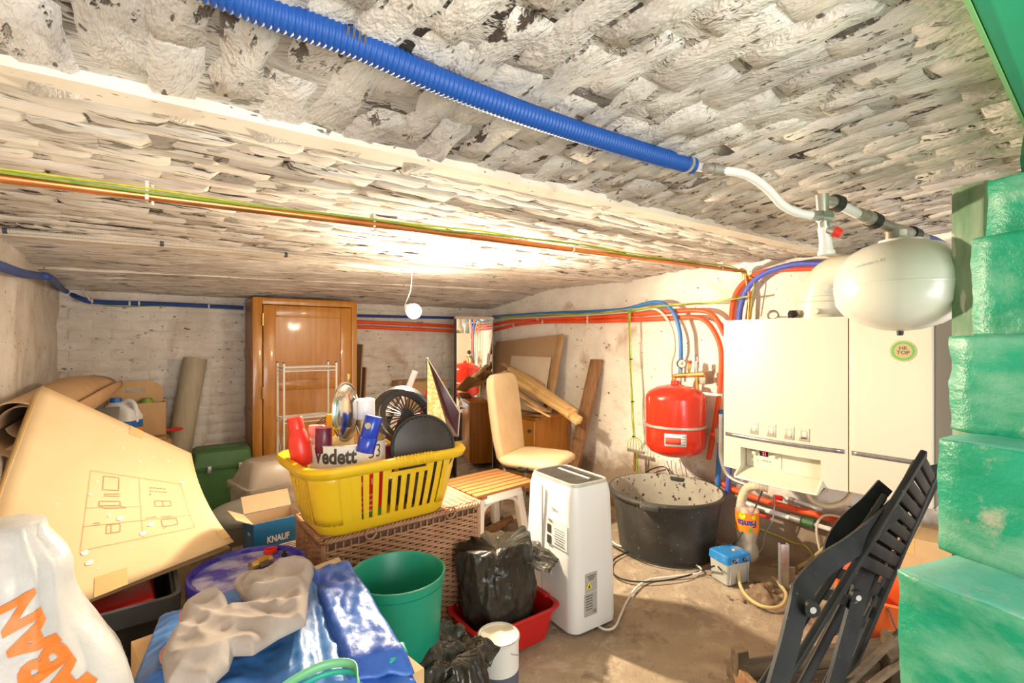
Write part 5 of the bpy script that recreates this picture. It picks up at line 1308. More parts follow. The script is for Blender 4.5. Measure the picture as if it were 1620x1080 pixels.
sc2 = spray('spray_can', 'blue spray can tilted right in the lettered tin', bpos(577,715,1.85), bpos(592,658,1.87), .035, (('can_body',0,.42,1,'spray_blue'), ('cap',.42,1,.93,'spray_blue')))
m = MB(); m.lathe([(.012,0),(.001,.001)], 12, bpos(0,0,0).to_track_quat('Z','Y').to_matrix().to_4x4() if False else T(.0,-.033,.105) @ RX(90)); m.build('emblem', 'badge_gold', sc2)
spray('bottle_cap', 'burgundy screw cap standing in the lettered tin', bpos(512,715,1.86), bpos(512,676,1.86), .031, (('cap_body',0,1,1,'burgundy'),), 'cap')
ps = spray('spray_bottle', 'clear spray bottle with pink trigger in the lettered tin', bpos(498,718,1.93), bpos(498,684,1.93), .020, (('neck',0,.8,.8,'white_glossy'), ('collar',.8,1,1,'pink_plastic')), 'spray bottle')
m = MB(); m.rrect([(.084,.030,.015,.008,.008,0), (.10,.036,.017,.01,.012,0), (.115,.028,.014,.01,.006,0)], 4, RZ(-20)); m.build('trigger_head', 'pink_plastic', ps, 60)
rbp = thing('sauce_bottle', 'bright red plastic bottle tilted at the left end of the basket', 'bottle', bpos(480,735,1.86)); dq = (bpos(466,660,1.86) - bpos(480,735,1.86)); Mq = dq.to_track_quat('Z','Y').to_matrix().to_4x4(); L = dq.length
m = MB(); m.lathe([(.030,0),(.040,.02),(.041,L*.42),(.036,L*.60),(.028,L*.74),(.026,L*.78)], 22, Mq); m.build('bottle_body', 'red_bright', rbp, 60)
m = MB(); m.lathe([(.0285,L*.76),(.0285,L*.97),(.026,L),(.004,L+.001)], 22, Mq); m.build('cap', 'red_bright', rbp)
# silver oval lid standing on edge
slid = thing('steel_lid', 'polished oval steel lid standing upright in the tin', 'lid', bpos(543,700,1.88))
Ms = T(*(bpos(546,651,1.88)-Vector(slid.location))) @ RZ(-50) @ RX(8) @ RY(90)
m = MB(); m.lathe([(.118,.0),(.118,.006),(.112,.009),(.106,.006),(.10,.012),(.06,.024),(.004,.030)], 44, Ms, sx=1.0, sy=.78); m.build('lid_dome', 'silver_lid', slid, 60)
# yellow scourer, glasses, stick
m = MB(); m.box((0,0,0), (.03,.03,.09)); o = m.build('yellow_box', 'yellow_plastic', bevel=.004, loc=bpos(523,672,2.0)); tag(o, 'small yellow packet behind the steel lid in the basket', 'packet')
gt_ = thing('metal_rod', 'thin black bent wires behind the tin in the basket', 'wire', bpos(500,690,2.03)); Lq = Vector(gt_.location)
for k_ in range(3):
    m = MB(); m.tube(spline([bpos(488,684+k_*3,2.03)-Lq, bpos(503,668+k_*3,2.03)-Lq, bpos(522,655+k_*4,2.03)-Lq], 6), .002, 6); m.build('strand', 'black_rubber', gt_)
# fan grilles
def disc_thing(name, label, c, r_, rot, cat='grille'):
    t = thing(name, label, cat, c); return t, rot
fg = thing('fan_grille', 'black round plastic fan grille with radial ribs in the basket', 'grille', bpos(652,700,2.02)); Lq = Vector(fg.location)
Mf = T(*(bpos(644,659,2.12)-Lq)) @ RZ(-46) @ RX(-74) @ RZ(0)
m = MB(); m.lathe([(.118,-.004),(.124,0),(.118,.006),(.098,.004),(.098,-.002),(.118,-.004)], 40, Mf, cap0=False, cap1=False); m.build('outer_ring', 'black_plastic', fg, 50)
m = MB(); m.lathe([(.030,.0),(.030,.008),(.018,.012),(.002,.012)], 20, Mf); m.build('hub', 'black_plastic', fg)
for i in range(28):
    a = i*2*math.pi/28; m = MB(); m.band([Mf @ V(math.cos(a)*.028,math.sin(a)*.028,.006), Mf @ V(math.cos(a)*.10,math.sin(a)*.10,.002)], .006, .004, Mf.to_3x3() @ V(-math.sin(a),math.cos(a),0)); m.build('rib', 'black_plastic', fg)
fb = thing('fan_housing', 'black curved fan housing shell behind the grille in the basket', 'housing', bpos(640,700,2.08)); Lq = Vector(fb.location)
Mf2 = T(*(bpos(635,661,2.17)-Lq)) @ RZ(-46) @ RX(-72)
m = MB(); m.lathe([(.135,0),(.140,.004),(.138,.045),(.130,.05),(.130,.008),(.108,.004),(.108,.0),(.135,0)], 36, Mf2, cap0=False, cap1=False); m.build('shell', 'black_plastic', fb, 50)
fp = thing('cake_tin', 'black ribbed round cake tin standing on edge in the basket', 'tin', bpos(672,712,2.03)); Lq = Vector(fp.location)
Mf3 = T(*(bpos(669,706,2.035)-Lq)) @ RZ(-34) @ RX(82)
m = MB(); m.lathe([(.128,0),(.134,.003),(.128,.006),(.122,.003),(.100,-.030),(.02,-.030)], 56, Mf3); m.build('tin_body', 'black_plastic', fp, 40)
for i in range(40):
    a = i*2*math.pi/40; m = MB(); m.cyl(Mf3 @ V(math.cos(a)*.122,math.sin(a)*.122,.003), Mf3 @ V(math.cos(a)*.102,math.sin(a)*.102,-.027), .003, .003, 5); m.build('flute', 'flute_glint', fp)  # lighter grey paints glints onto the flutes of the black tin
# gold pyramid lantern
gp = thing('glitter_pyramid', 'pointed gold glitter and dark red pyramid standing up at the right of the basket', 'ornament', bpos(702,705,2.12)); Lq = Vector(gp.location)
ap, g1, g2, g3 = bpos(676,566,2.10)-Lq, bpos(676,690,2.07)-Lq, bpos(712,690,2.10)-Lq, bpos(727,652,2.17)-Lq
g4 = bpos(724,690,2.17)-Lq; bk_ = bpos(700,690,2.28)-Lq
m = MB(); v_ = [m.bm.verts.new(p) for p in (ap,g1,g2)]; m.face(v_); m.build('gold_face', 'gold_glitter', gp, 0, solid=.003)
m = MB(); v_ = [m.bm.verts.new(p) for p in (ap,g2,g4,g3)]; m.face(v_); m.build('dark_face', 'dark_red_glass', gp, 0, solid=.003)
m = MB(); v_ = [m.bm.verts.new(p) for p in (ap,g1,bk_)]; m.face(v_); v_ = [m.bm.verts.new(p) for p in (ap,bk_,g4,g3)]; m.face(v_); m.build('rear_face', 'dark_red_glass', gp, 0, solid=.003)
m = MB(); m.tube([ap,g3,g4], .004, 6); m.build('edge_trim', 'hardboard_light', gp)
for i, (p0, p1, r_, mt, lb_) in enumerate((((612,695,2.24),(657,587,2.28),.014,'white_glossy','pale plastic tube sticking up behind the fan grille'), ((590,690,2.2),(632,620,2.24),.010,'hardboard_light','wooden stick sticking out between tin and fan grille'), ((650,700,2.18),(678,612,2.22),.007,'red_bright','thin red tube beside the gold pyramid'))):
    m = MB(); m.tube([bpos(*p0), bpos(*p1)], r_, 10); tag(m.build(('plastic_tube','wooden_stick','plastic_tube')[i], mt), lb_, ('tube','stick','tube')[i])
m = MB(); m.box((0,0,0), (.10,.08,.06)); o = m.build('dark_box', 'burgundy', bevel=.005, loc=bpos(600,715,2.10)); tag(o, 'dark red box low in the basket behind the tin', 'box')

fpn = thing('frying_pan', 'black pan standing low inside the basket behind the front slats', 'pan', (1.0, 1.93, BZ+.012), -8)
m = MB(); m.lathe([(.088,0),(.105,.030),(.109,.032),(.104,.034),(.085,.006),(.01,.005)], 32, T(0,0,.108) @ RX(84)); m.build('pan_body', 'black_plastic', fpn, 40)
m = MB(); m.band([V(.10,-.01,.12), V(.17,.03,.19)], .02, .010, (0,0,1)); m.build('pan_handle', 'black_rubber', fpn, bevel=.003)
m = MB(); m.box((0,0,0), (.20,.10,.10)); o = m.build('dark_box', 'dark_grey', bevel=.006, loc=(.98, 2.01, BZ+.066)); tag(o, 'dark grey box low in the basket behind the pan', 'box')
# ------------------------------------------------------------------ red tub, bags, paint can
rt = thing('red_tub', 'red plastic washing up tub on the floor holding a black bag', 'tub', (1.285, 1.685, 0), -3)
m = MB(); m.rrect([(0,.165,.105,.05), (.006,.175,.115,.055), (.135,.205,.138,.06), (.137,.218,.150,.065), (.145,.222,.154,.065), (.150,.214,.146,.065), (.147,.202,.135,.06), (.014,.170,.110,.05)], 7); m.build('tub_body', 'red_plastic', rt, 40)
m = MB(); m.box((.208,0,.146), (.03,.10,.012)); m.build('handle_lip', 'red_plastic', rt, bevel=.004)
def bag_shape(m, c, rx, ry, h, seed, fold=.10, neck=.5, nu=72, nv=40, lean=(0,0)):
    def fn(u, v):
        a = u*2*math.pi; bul = math.sin(min(1,v/.55)*math.pi/2)**.55 if v < .55 else 1 - (1-neck)*((v-.55)/.45)**1.6
        r_ = .55 + .45*bul if v < .55 else bul
        ridge = abs(nz((math.cos(a)*2.6, math.sin(a)*2.6, v*1.1), 1.6, seed))
        r_ *= 1 + fold*(ridge*2.2 - .5)*(.4+1.1*abs(v-.35)) + .06*fbm((math.cos(a)*1.6,math.sin(a)*1.6,v*3), 2, seed+4)
        return V(c[0]+lean[0]*v+math.cos(a)*r_*rx, c[1]+lean[1]*v+math.sin(a)*r_*ry, c[2] + v*h*(1+.10*nz((math.cos(a)*2,math.sin(a)*2,seed),1.5)*(v>.8)))
    L = [[m.bm.verts.new(fn(i/nu, j_/nv)) for i in range(nu)] for j_ in range(nv+1)]
    for j_ in range(nv):
        for i in range(nu): m.face((L[j_][i], L[j_][(i+1)%nu], L[j_+1][(i+1)%nu], L[j_+1][i]))
    m.face(L[0]); cen = m.bm.verts.new(V(c[0]+lean[0], c[1]+lean[1], c[2]+h*.93))
    for i in range(nu): m.face((L[nv][i], L[nv][(i+1)%nu], cen))
b1 = thing('rubbish_bag', 'full black rubbish bag sitting in the red tub', 'bag', (1.275, 1.69, .016))
m = MB(); bag_shape(m, (0,0,0), .185, .125, .40, 3, .10, .95, lean=(-.01,.03), nu=110, nv=60); m.build('bag_body', 'bag_black', b1, 180)
Lq = Vector(b1.location)
def flap(pts_uv, nu, nv, amp, seed, name, par, Lq, mat='bag_black'):
    a, b, c_, d_ = [Vector(p) for p in pts_uv]
    def fn(u, v):
        p = (a*(1-u)+b*u)*(1-v) + (d_*(1-u)+c_*u)*v
        return p + V(0,-.35,1).normalized()*(amp*fbm((u*3,v*3,seed),1.3) + amp*.9*abs(nz((u*7,v*2,seed+3),1.0))) - Lq
    m = MB(); m.grid(fn, nu*2, nv*2); return m.build(name, mat, par, 180, solid=.0015)
flap([pd(752,862,2.16), pd(800,843,2.35), pd(888,880,2.24), pd(868,908,2.05)], 18, 12, .022, 2, 'open_mouth', b1, Lq)
flap([pd(752,858,2.30), pd(785,842,2.42), pd(862,856,2.38), pd(826,882,2.12)], 16, 10, .018, 7, 'mouth_fold', b1, Lq)
b2 = thing('rubbish_bag', 'black rubbish bag slumped beside the green bin in the foreground', 'bag', (.815, 1.262, 0))
m = MB(); bag_shape(m, (0,0,0), .105, .135, .33, 11, .11, .7, lean=(-.02,.05), nu=110, nv=60); m.build('bag_body', 'bag_black', b2, 180)
Lq = Vector(b2.location)
flap([pd(640,1090,1.34), pd(698,980,1.62), pd(792,1026,1.62), pd(735,1110,1.40)], 18, 14, .030, 5, 'loose_flap', b2, Lq)
pcn = thing('paint_can', 'small white and grey paint can with dusty lid on the floor', 'can', (1.085, 1.455, 0))
m = MB(); m.lathe([(.074,0),(.076,.003),(.076,.085)], 32, cap1=False); m.build('grey_band', 'pail_grey', pcn)
m = MB(); m.lathe([(.076,.085),(.076,.192),(.079,.195),(.080,.201),(.077,.204)], 32, cap0=False, cap1=False); m.build('white_body', 'pail_white', pcn)
m = MB(); m.lathe([(.077,.204),(.070,.204),(.068,.199),(.01,.199)], 32, cap0=False); m.build('lid', 'lid_dusty', pcn)
m = MB(); m.lathe([(.0772,.200),(.0800,.2035),(.0772,.2065),(.0745,.2035),(.0772,.200)], 32, cap0=False, cap1=False); m.build('rim_ring', 'zinc', pcn, 60)
m = MB(); m.tube([V(.078*math.cos(a), .078*math.sin(a), .17-.05*math.sin((a+1.6)*1.0)) for a in [-1.6+i*3.14/16 for i in range(17)]], .0018, 6); m.build('wire_handle', 'zinc', pcn)

# ------------------------------------------------------------------ portable air conditioner
ac = thing('air_conditioner', 'white portable air conditioner with black top panel standing on the floor', 'air conditioner', (1.672, 1.672, 0), -5)
hx, hy, ha = .138, .19, .652
m = MB(); m.rrect([(0,hx-.012,hy-.012,.045), (.008,hx-.002,hy,.05), (.03,hx,hy+.002,.05), (.30,hx-.003,hy,.05), (.60,hx-.012,hy-.012,.05), (.645,hx-.022,hy-.022,.045), (ha,hx-.03,hy-.030,.04)], 8); m.build('casing', 'ac_white', ac, 30)
m = MB(); m.rrect([(ha-.006,hx-.022,hy-.022,.045), (ha+.006,hx-.026,hy-.026,.045), (ha+.008,hx-.034,hy-.034,.04), (ha+.002,hx-.036,hy-.036,.04)], 8, cap0=False, cap1=False); m.build('silver_rim', 'zinc', ac, 40)
m = MB(); m.rrect([(ha-.004,hx-.034,hy-.034,.04), (ha+.0035,hx-.036,hy-.036,.04)], 8); tpn = m.build('control_panel', 'ac_top', ac)
m = MB(); m.box((.03,0,ha+.006), (.014,.23,.006), RZ(0)); m.build('slot_strip', 'zinc', tpn, bevel=.002)
m = MB(); m.box2((-hx+.006,hy-.16,.05), (-hx-.0015,hy-.155,.62)); m.build('panel_seam', 'plate_grey', ac)
def acp(side, t, z, w, h, mat, name, off=.0012, par=ac):
    m = MB()
    if side == 'l': m.box((-hx-off+.004*max(0,(z-.3)*6), t, z), (.0016,w,h), T(0,0,0))
    else: m.box((t, -hy-.002-off+.003*max(0,(z-.3)*4), z), (w,.0016,h))
    return m.build(name, mat, par)
s1 = acp('l', -.075, .425, .145, .125, 'paper_white', 'energy_sticker', .0006)
for zz in (.432, .382): acp('l', -.022, zz, .030, .038, 'ink', 'sticker_icon', .0020)
for i in range(7): acp('l', -.095, .445-.011*i, .075-.006*(i%3), .003, 'print_grey', 'sticker_line', .0020)
text('brand_name', 'Qlima', .020, 'plate_grey', ac, M=T(-hx+.0065,-.045,.53) @ RZ(-90) @ RX(90) @ RX(-2.5), sx=1.0)
text('sticker_heading', 'Qlima', .014, 'ink', ac, M=T(-hx-.0012,-.03,.474) @ RZ(-90) @ RX(90))
pl = acp('f', -.032, .222, .068, .085, 'plate_grey', 'rating_plate'); pl2 = acp('f', -.035, .125, .074, .10, 'plate_grey', 'rating_plate')
m = MB(); m.prism([(-.017,-.014),(.017,-.014),(0,.016)], .0015, T(-.046,-hy-.0042,.212) @ RX(90)); m.build('warning_triangle', 'warn_yellow', pl)
m = MB(); m.prism([(-.008,-.009),(.008,-.009),(0,.006)], .0015, T(-.046,-hy-.0052,.210) @ RX(90)); m.build('warning_symbol', 'ink', pl)
for i in range(3): acp('f', -.032, .252-.008*i, .05-.01*i, .003, 'ink', 'plate_line', .0022)
for i in range(6): acp('f', -.045, .165-.012*i, .042-.004*(i%2), .003, 'ink', 'plate_line', .0022)
text('plate_mark', 'CE', .018, 'ink', ac, M=T(-.014,-hy-.0048,.090) @ RX(90))
def cable(name, label, pts_, r_, mat, cat='cable', n=8, seg=8): return pipe(name, label, cat, pts_, r_, mat, n, seg)
fz = lambda x, y, z=.010: pZ(x, y, z)
cable('power_cable', 'white power cable curling from the air conditioner across the floor', [pd(939,984,2.235), fz(955,995), fz(972,992), fz(982,972), fz(992,950), fz(1008,928), fz(1030,916), fz(1070,911), fz(1105,906), fz(1108,898), fz(1090,889), fz(1060,883)], .0052, 'white_pipe')
cable('power_cable', 'white cable end lying on floor between air conditioner and mortar tub', [fz(962,850), fz(975,861), fz(990,866), fz(1002,872)], .0052, 'white_pipe')
cable('black_cable', 'black cable hanging from the boiler and looping over the floor', [pX(1206,776,2.85), pd(1190,812,2.75), pd(1163,858,2.72), fz(1130,884,.012), fz(1100,893,.012), fz(1060,896,.012), fz(1020,888,.012), fz(990,874,.012), fz(968,862,.012)], .0046, 'black_rubber')
cable('black_cable', 'black cable running from the pump in a wide loop on the floor', [pd(1130,895,2.60), fz(1110,902,.014), fz(1085,911,.014), fz(1050,918,.014), fz(1010,920,.014), fz(980,914,.014), fz(966,900,.014), fz(972,884,.014), fz(995,872,.014)], .0046, 'black_rubber')
cable('black_cable', 'short black cable drooping over the pump front', [pd(1136,896,2.58), fz(1148,908,.03), fz(1165,914,.012), fz(1182,912,.012), fz(1178,904,.012)], .0046, 'black_rubber')

# ------------------------------------------------------------------ mortar tub
mt_ = thing('mortar_tub', 'large round black mortar tub crusted with grey cement inside', 'tub', (2.665, 1.805, 0))
m = MB(); m.lathe([(.275,0), (.285,.006), (.292,.08), (.2935,.083), (.302,.15), (.3035,.153), (.310,.22), (.3115,.223), (.330,.345), (.352,.350), (.356,.362), (.352,.372), (.334,.374)], 56, cap1=False); m.build('tub_body', 'tub_black', mt_, 40)
m = MB(); m.lathe([(.334,.374), (.324,.366), (.300,.20), (.280,.03), (.01,.025)], 56, cap0=False); m.build('mortar_crust', 'tub_mortar', mt_, 60)
for a in (200, 20):
    m = MB(); m.box((0,0,0), (.05,.11,.035), RZ(a) @ T(.342,0,.348)); m.build('hand_grip', 'tub_black', mt_, bevel=.008)

# ------------------------------------------------------------------ pump, bottle, lower wall plumbing
pu = thing('condensate_pump', 'grey condensate pump with dusty blue lid on the floor', 'pump', (2.585, 1.345, 0), -18)
m = MB(); m.rrect([(0,.075,.060,.012), (.12,.082,.066,.012)], 4); m.build('tank', 'pump_grey', pu)
m = MB(); m.rrect([(.112,.086,.070,.012), (.150,.084,.068,.014), (.156,.078,.062,.014)], 4); m.build('lid', 'pump_blue', pu)
for x in (-.04, .03):
    m = MB(); m.cyl(V(x,-.066,.13), V(x,-.085,.128), .009, .007, 10); m.build('cable_gland', 'black_rubber', pu)
for x in (-.06, 0, .06):
    m = MB(); m.box((x,-.066,.05), (.006,.006,.09)); m.build('rib', 'pump_grey', pu)
so = thing('soda_bottle', 'upturned clear soda bottle with orange label around a drain hose', 'bottle', (2.76, 1.335, .055)); 
m = MB(); m.lathe([(.022,0),(.050,.012),(.062,.04),(.060,.07),(.050,.10),(.048,.12),(.056,.15),(.060,.17),(.061,.29),(.056,.315)], 26, cap1=False); m.build('bottle_body', 'bottle_clear', so, 180)
m = MB(); m.lathe([(.0618,.175),(.0625,.285)], 26, cap0=False, cap1=False); m.build('label', 'orange_label', so, 180)
av2 = math.atan2(-1.335, -2.76)
def on_bot(x, y, z): a = av2 + x/.0635; return V(math.cos(a)*.0635, math.sin(a)*.0635, .228 + y)
text('label_lettering', 'Fanta', .050, 'fanta_blue', so, fn=lambda x,y,z: on_bot(-x, -y, z), bold=.0016, ext=0)
for k_, (x, y, r_, mt) in enumerate(((-.025,.04,.018,'warn_yellow'), (.02,-.035,.012,'badge_green'), (.035,.035,.012,'warn_yellow'))):
    m = MB(); m.face([m.bm.verts.new(on_bot(x+math.cos(t)*r_, y+math.sin(t)*r_, 0)*1.0 + V(0,0,0)) for t in [i*math.pi/6 for i in range(12)]]); m.build('label_fruit', mt, so)
pipe('drain_hose', 'ribbed cream drain hose from boiler into the soda bottle', 'hose', [pX(1215,772,2.86), pX(1195,768,2.83), pd(1180,775,2.86), pd(1172,800,2.87), V(2.76,1.335,.28), V(2.762,1.335,.12)], .026, 'cream_hose', 8, corr=(.012,.0012,14))
pipe('drain_hose', 'pale yellow hose from the pump looping over the floor', 'hose', [pd(1160,868,2.66), pd(1166,890,2.62), fz(1171,925,.014), fz(1186,947,.014), fz(1210,960,.014), fz(1236,958,.014), fz(1244,940,.014), fz(1230,920,.014), fz(1222,913,.014)], .0085, 'yellow_hose', 8, 10)
pipe('heating_pipe', 'thick orange red pipe running low along the wall under boiler', 'pipe', [pX(x,y,XR-.075) for x,y in ((1132,758),(1165,776),(1220,795),(1300,816),(1345,830),(1400,846),(1470,866))], .0185, 'red_pipe', 7, corr=(.010,.0012,12))
lp = thing('drain_pipe', 'white low wall pipe with red tap and green end cap', 'pipe', pX(1240,815,XR-.06)); Lq = Vector(lp.location)
w_ = lambda x, y, X=XR-.06: pX(x,y,X) - Lq
m = MB(); m.tube([w_(1178,795), w_(1215,808), w_(1255,820)], .0155, 12); m.build('white_tube', 'white_pipe', lp)
m = MB(); m.tube([w_(1190,799), w_(1212,807)], .0165, 10); m.build('valve_body', 'nickel', lp)
m = MB(); m.box(w_(1205,815,XR-.085), (.02,.10,.014)); m.build('tap_handle', 'red_bright', lp, bevel=.003)
m = MB(); m.tube([w_(1250,818), w_(1270,824)], .021, 12); m.build('coupling', 'steel_pipe', lp)
m = MB(); m.tube([w_(1268,823), w_(1288,829)], [.026,.026], 8); m.build('end_cap', 'green_toolbox', lp)
m = MB(); m.tube([w_(1288,829), w_(1330,842)], .013, 10); m.build('grey_tail', 'white_pipe', lp)
lp2 = thing('drain_pipe', 'thin white pipe with small red tap just under the boiler', 'pipe', pX(1270,795,XR-.05)); Lq2 = Vector(lp2.location); w2 = lambda x,y,X=XR-.05: pX(x,y,X)-Lq2
m = MB(); m.tube([w2(1228,783), w2(1262,793), w2(1300,806)], .011, 10); m.build('white_tube', 'white_pipe', lp2)
m = MB(); m.box(w2(1232,787,XR-.07), (.012,.045,.03)); m.build('tap_handle', 'red_plastic', lp2, bevel=.003)
m = MB(); m.tube([w2(1248,789), w2(1258,792)], .014, 10); m.build('coupling', 'nickel', lp2)
pipe('overflow_hose', 'cream hose hanging in a shallow loop under the boiler', 'hose', [pX(x,y,2.88) for x,y in ((1272,772),(1285,792),(1310,800),(1335,793),(1350,776))], .013, 'cream_hose', 7, 10)
pipe('water_pipe', 'blue pipe stub dropping left of the boiler bottom', 'pipe', [pX(1141,648,XR-.10), pX(1140,690,XR-.10), pX(1137,735,XR-.10), pX(1135,772,XR-.10)], .0165, 'blue_pipe', 5, 10)
pipe('water_pipe', 'violet pipe stub dropping below the boiler', 'pipe', [pX(1156,725,XR-.10), pX(1153,755,XR-.10), pX(1150,780,XR-.10)], .0155, 'blue_pale', 5, 10)
bh = pipe('braided_hose', 'steel braided hose beside the boiler curving underneath', 'hose', [pX(x,y,2.93) for x,y in ((1140,655),(1140,690),(1140,720),(1147,745),(1160,758),(1180,766))], .0115, 'zinc', 7, 10)
tp_ = thing('stop_valve', 'small valve with orange red handle left of the boiler', 'valve', pX(1133,692,2.95)); 
m = MB(); m.tube([V(0,.0,-.03), V(0,0,.06)], .012, 10); m.build('valve_body', 'nickel', tp_)
m = MB(); m.box((-.012,.015,.018), (.03,.035,.02)); m.build('valve_handle', 'red_bright', tp_, bevel=.005)
for k_, q in enumerate((((1012,760),(1025,745),(1045,738),(1056,742),(1064,760)), ((1048,725),(1056,745),(1070,765)), ((1062,728),(1064,745),(1080,768)), ((1075,727),(1080,750),(1085,772)))):
    pipe('thin_cable', ('black cable arching up from behind the mortar tub', 'first thin wire hanging under the red vessel', 'second thin wire hanging under the red vessel', 'rightmost thin wire hanging under the red vessel')[k_], 'cable', [pX(x,y,XR-.045) for x,y in q], (.005,.004,.003,.003)[k_], ('black_rubber','beige_pipe','grey_cable','grey_cable')[k_], 6, 8)
pipe('thin_cable', 'grey wire hanging from the boiler down the wall to floor', 'cable', [pX(1224,783,2.95), pX(1225,800,2.97), pX(1222,822,2.98), pX(1210,845,2.98), pX(1205,868,2.97), pX(1192,878,2.93)], .004, 'grey_cable', 7, 8)
pipe('earth_wire', 'yellow green wire along the foot of the right wall', 'wire', [pX(x,y,XR-.045) for x,y in ((1190,832),(1220,843),(1255,858),(1272,862),(1284,875),(1284,890),(1270,896))], .004, 'wire_yellow', 7, 8)
pipe('thin_hose', 'thin beige hose arching against the wall under boiler', 'hose', [pX(x,y,2.96) for x,y in ((1352,835),(1330,818),(1304,815),(1293,828),(1293,850),(1300,880),(1310,905))], .0065, 'beige_pipe', 7, 8)
pipe('drain_hose', 'amber hose slanting down the wall behind folded chairs', 'hose', [pX(1360,815,2.93), pX(1342,828,2.90), pX(1310,862,2.86), fz(1282,885,.05), fz(1262,897,.014)], .011, 'yellow_hose', 7, 10)
mp = thing('channel_post', 'short galvanised steel channel standing on the floor by the wall', 'post', (pZ(1240,930,0).x, pZ(1240,930,0).y, 0), -40)
m = MB(); m.box2((-.022,-.014,0),(.022,-.010,.235)); m.box2((-.022,-.014,0),(-.018,.016,.235)); m.box2((.018,-.014,0),(.022,.016,.235)); m.build('channel', 'zinc', mp, bevel=.001)
m = MB(); m.box2((.022,.02,.02),(.07,.03,.10)); m.build('foot_bracket', 'steel_pipe', mp)
for i, (px, py, r_) in enumerate(((1183,937,.016),(1192,930,.022),(1205,938,.018),(1214,926,.026),(1222,936,.015),(1175,950,.012),(1152,945,.010),(1198,920,.014))):
    m = MB(); m.lathe([(r_*.6,0),(r_,r_*.35),(r_*.75,r_*.8),(r_*.1,r_)], 8, RZ(i*40), sx=1.3); tag(m.build('rubble_stone', 'soil', loc=pZ(px,py,.0), smooth=60), 'small lump of rubble on the floor by the pump', 'stone', 'rubble by the pump')
sp = MB(); sp.grid(lambda u,v: V(-.16+.32*u, -.09+.18*v, .05*max(0,math.sin(u*math.pi)*math.sin(v*math.pi))*(1+.6*fbm((u*5,v*5,1),1.5)) - .020 + .012*nz((u*6,v*6,2),1.2)), 20, 14)
so_ = tag(sp.build('soil_heap', 'soil', loc=(pZ(1205,940,0).x, pZ(1205,940,0).y, 0), smooth=180), 'low heap of dry soil on the floor beside the pump', 'soil', kind='stuff')

# ------------------------------------------------------------------ right foreground
ob = thing('orange_tub', 'orange plastic tub behind the folded chairs', 'tub', (2.47, .63, 0), 20)
m = MB(); m.rrect([(0,.14,.12,.03),(.27,.18,.16,.04),(.28,.19,.17,.04),(.285,.178,.158,.04),(.02,.135,.115,.03)], 5); m.build('tub_body', 'orange_plastic', ob, 40)
m = MB(); m.tube(spline([V(-.185,.0,.27), V(-.22,-.05,.15), V(-.19,-.14,.06), V(-.05,-.17,.10), V(.1,-.17,.26)], 6), .003, 6); m.build('wire_handle', 'black_rubber', ob)
carton('cardboard_box', 'brown carton by the wall behind the stairs', (2.88,.62,0), (.26,.30,.42), 5, 'card')
tm = thing('timber_crate', 'dark weathered timber crate on the floor in front of the folded chairs', 'crate', (0,0,0))
e0, e1 = pZ(1153,1038,.185), pZ(1432,1003,.185)
ax = (e1-e0); ax.z = 0; ln = ax.length; ang = math.degrees(math.atan2(ax.y, ax.x)); tm.location = (e0.x, e0.y, 0); tm.rotation_euler = (0,0,math.radians(ang))
for i, (z0, z1, y) in enumerate(((.105,.178,0), (.015,.098,.004))):
    m = MB(); rough_block(m, T(ln/2,y-.0,(z0+z1)/2), (ln,.028,z1-z0), 9, .003, .004, i*7); m.build('plank', 'wood_old', tm, 60)
for i, (z0, z1, y) in enumerate(((.105,.178,-.30), (.015,.098,-.304))):
    m = MB(); rough_block(m, T(ln/2,y,(z0+z1)/2), (ln,.028,z1-z0), 9, .003, .004, i*7+3); m.build('plank', 'wood_old', tm, 60)
for y in (-.03, -.27):
    m = MB(); rough_block(m, T(.022,y,.115), (.045,.045,.23), 6, .003, .004, 5+y); m.build('corner_block', 'wood_old', tm, 60)
    m = MB(); rough_block(m, T(ln-.1,y,.115), (.045,.045,.21), 6, .003, .004, 9+y); m.build('corner_block', 'wood_old', tm, 60)
m = MB(); rough_block(m, T(.012,-.15,.10), (.024,.28,.15), 6, .003, .004, 2); m.build('end_plank', 'wood_plank', tm, 60)

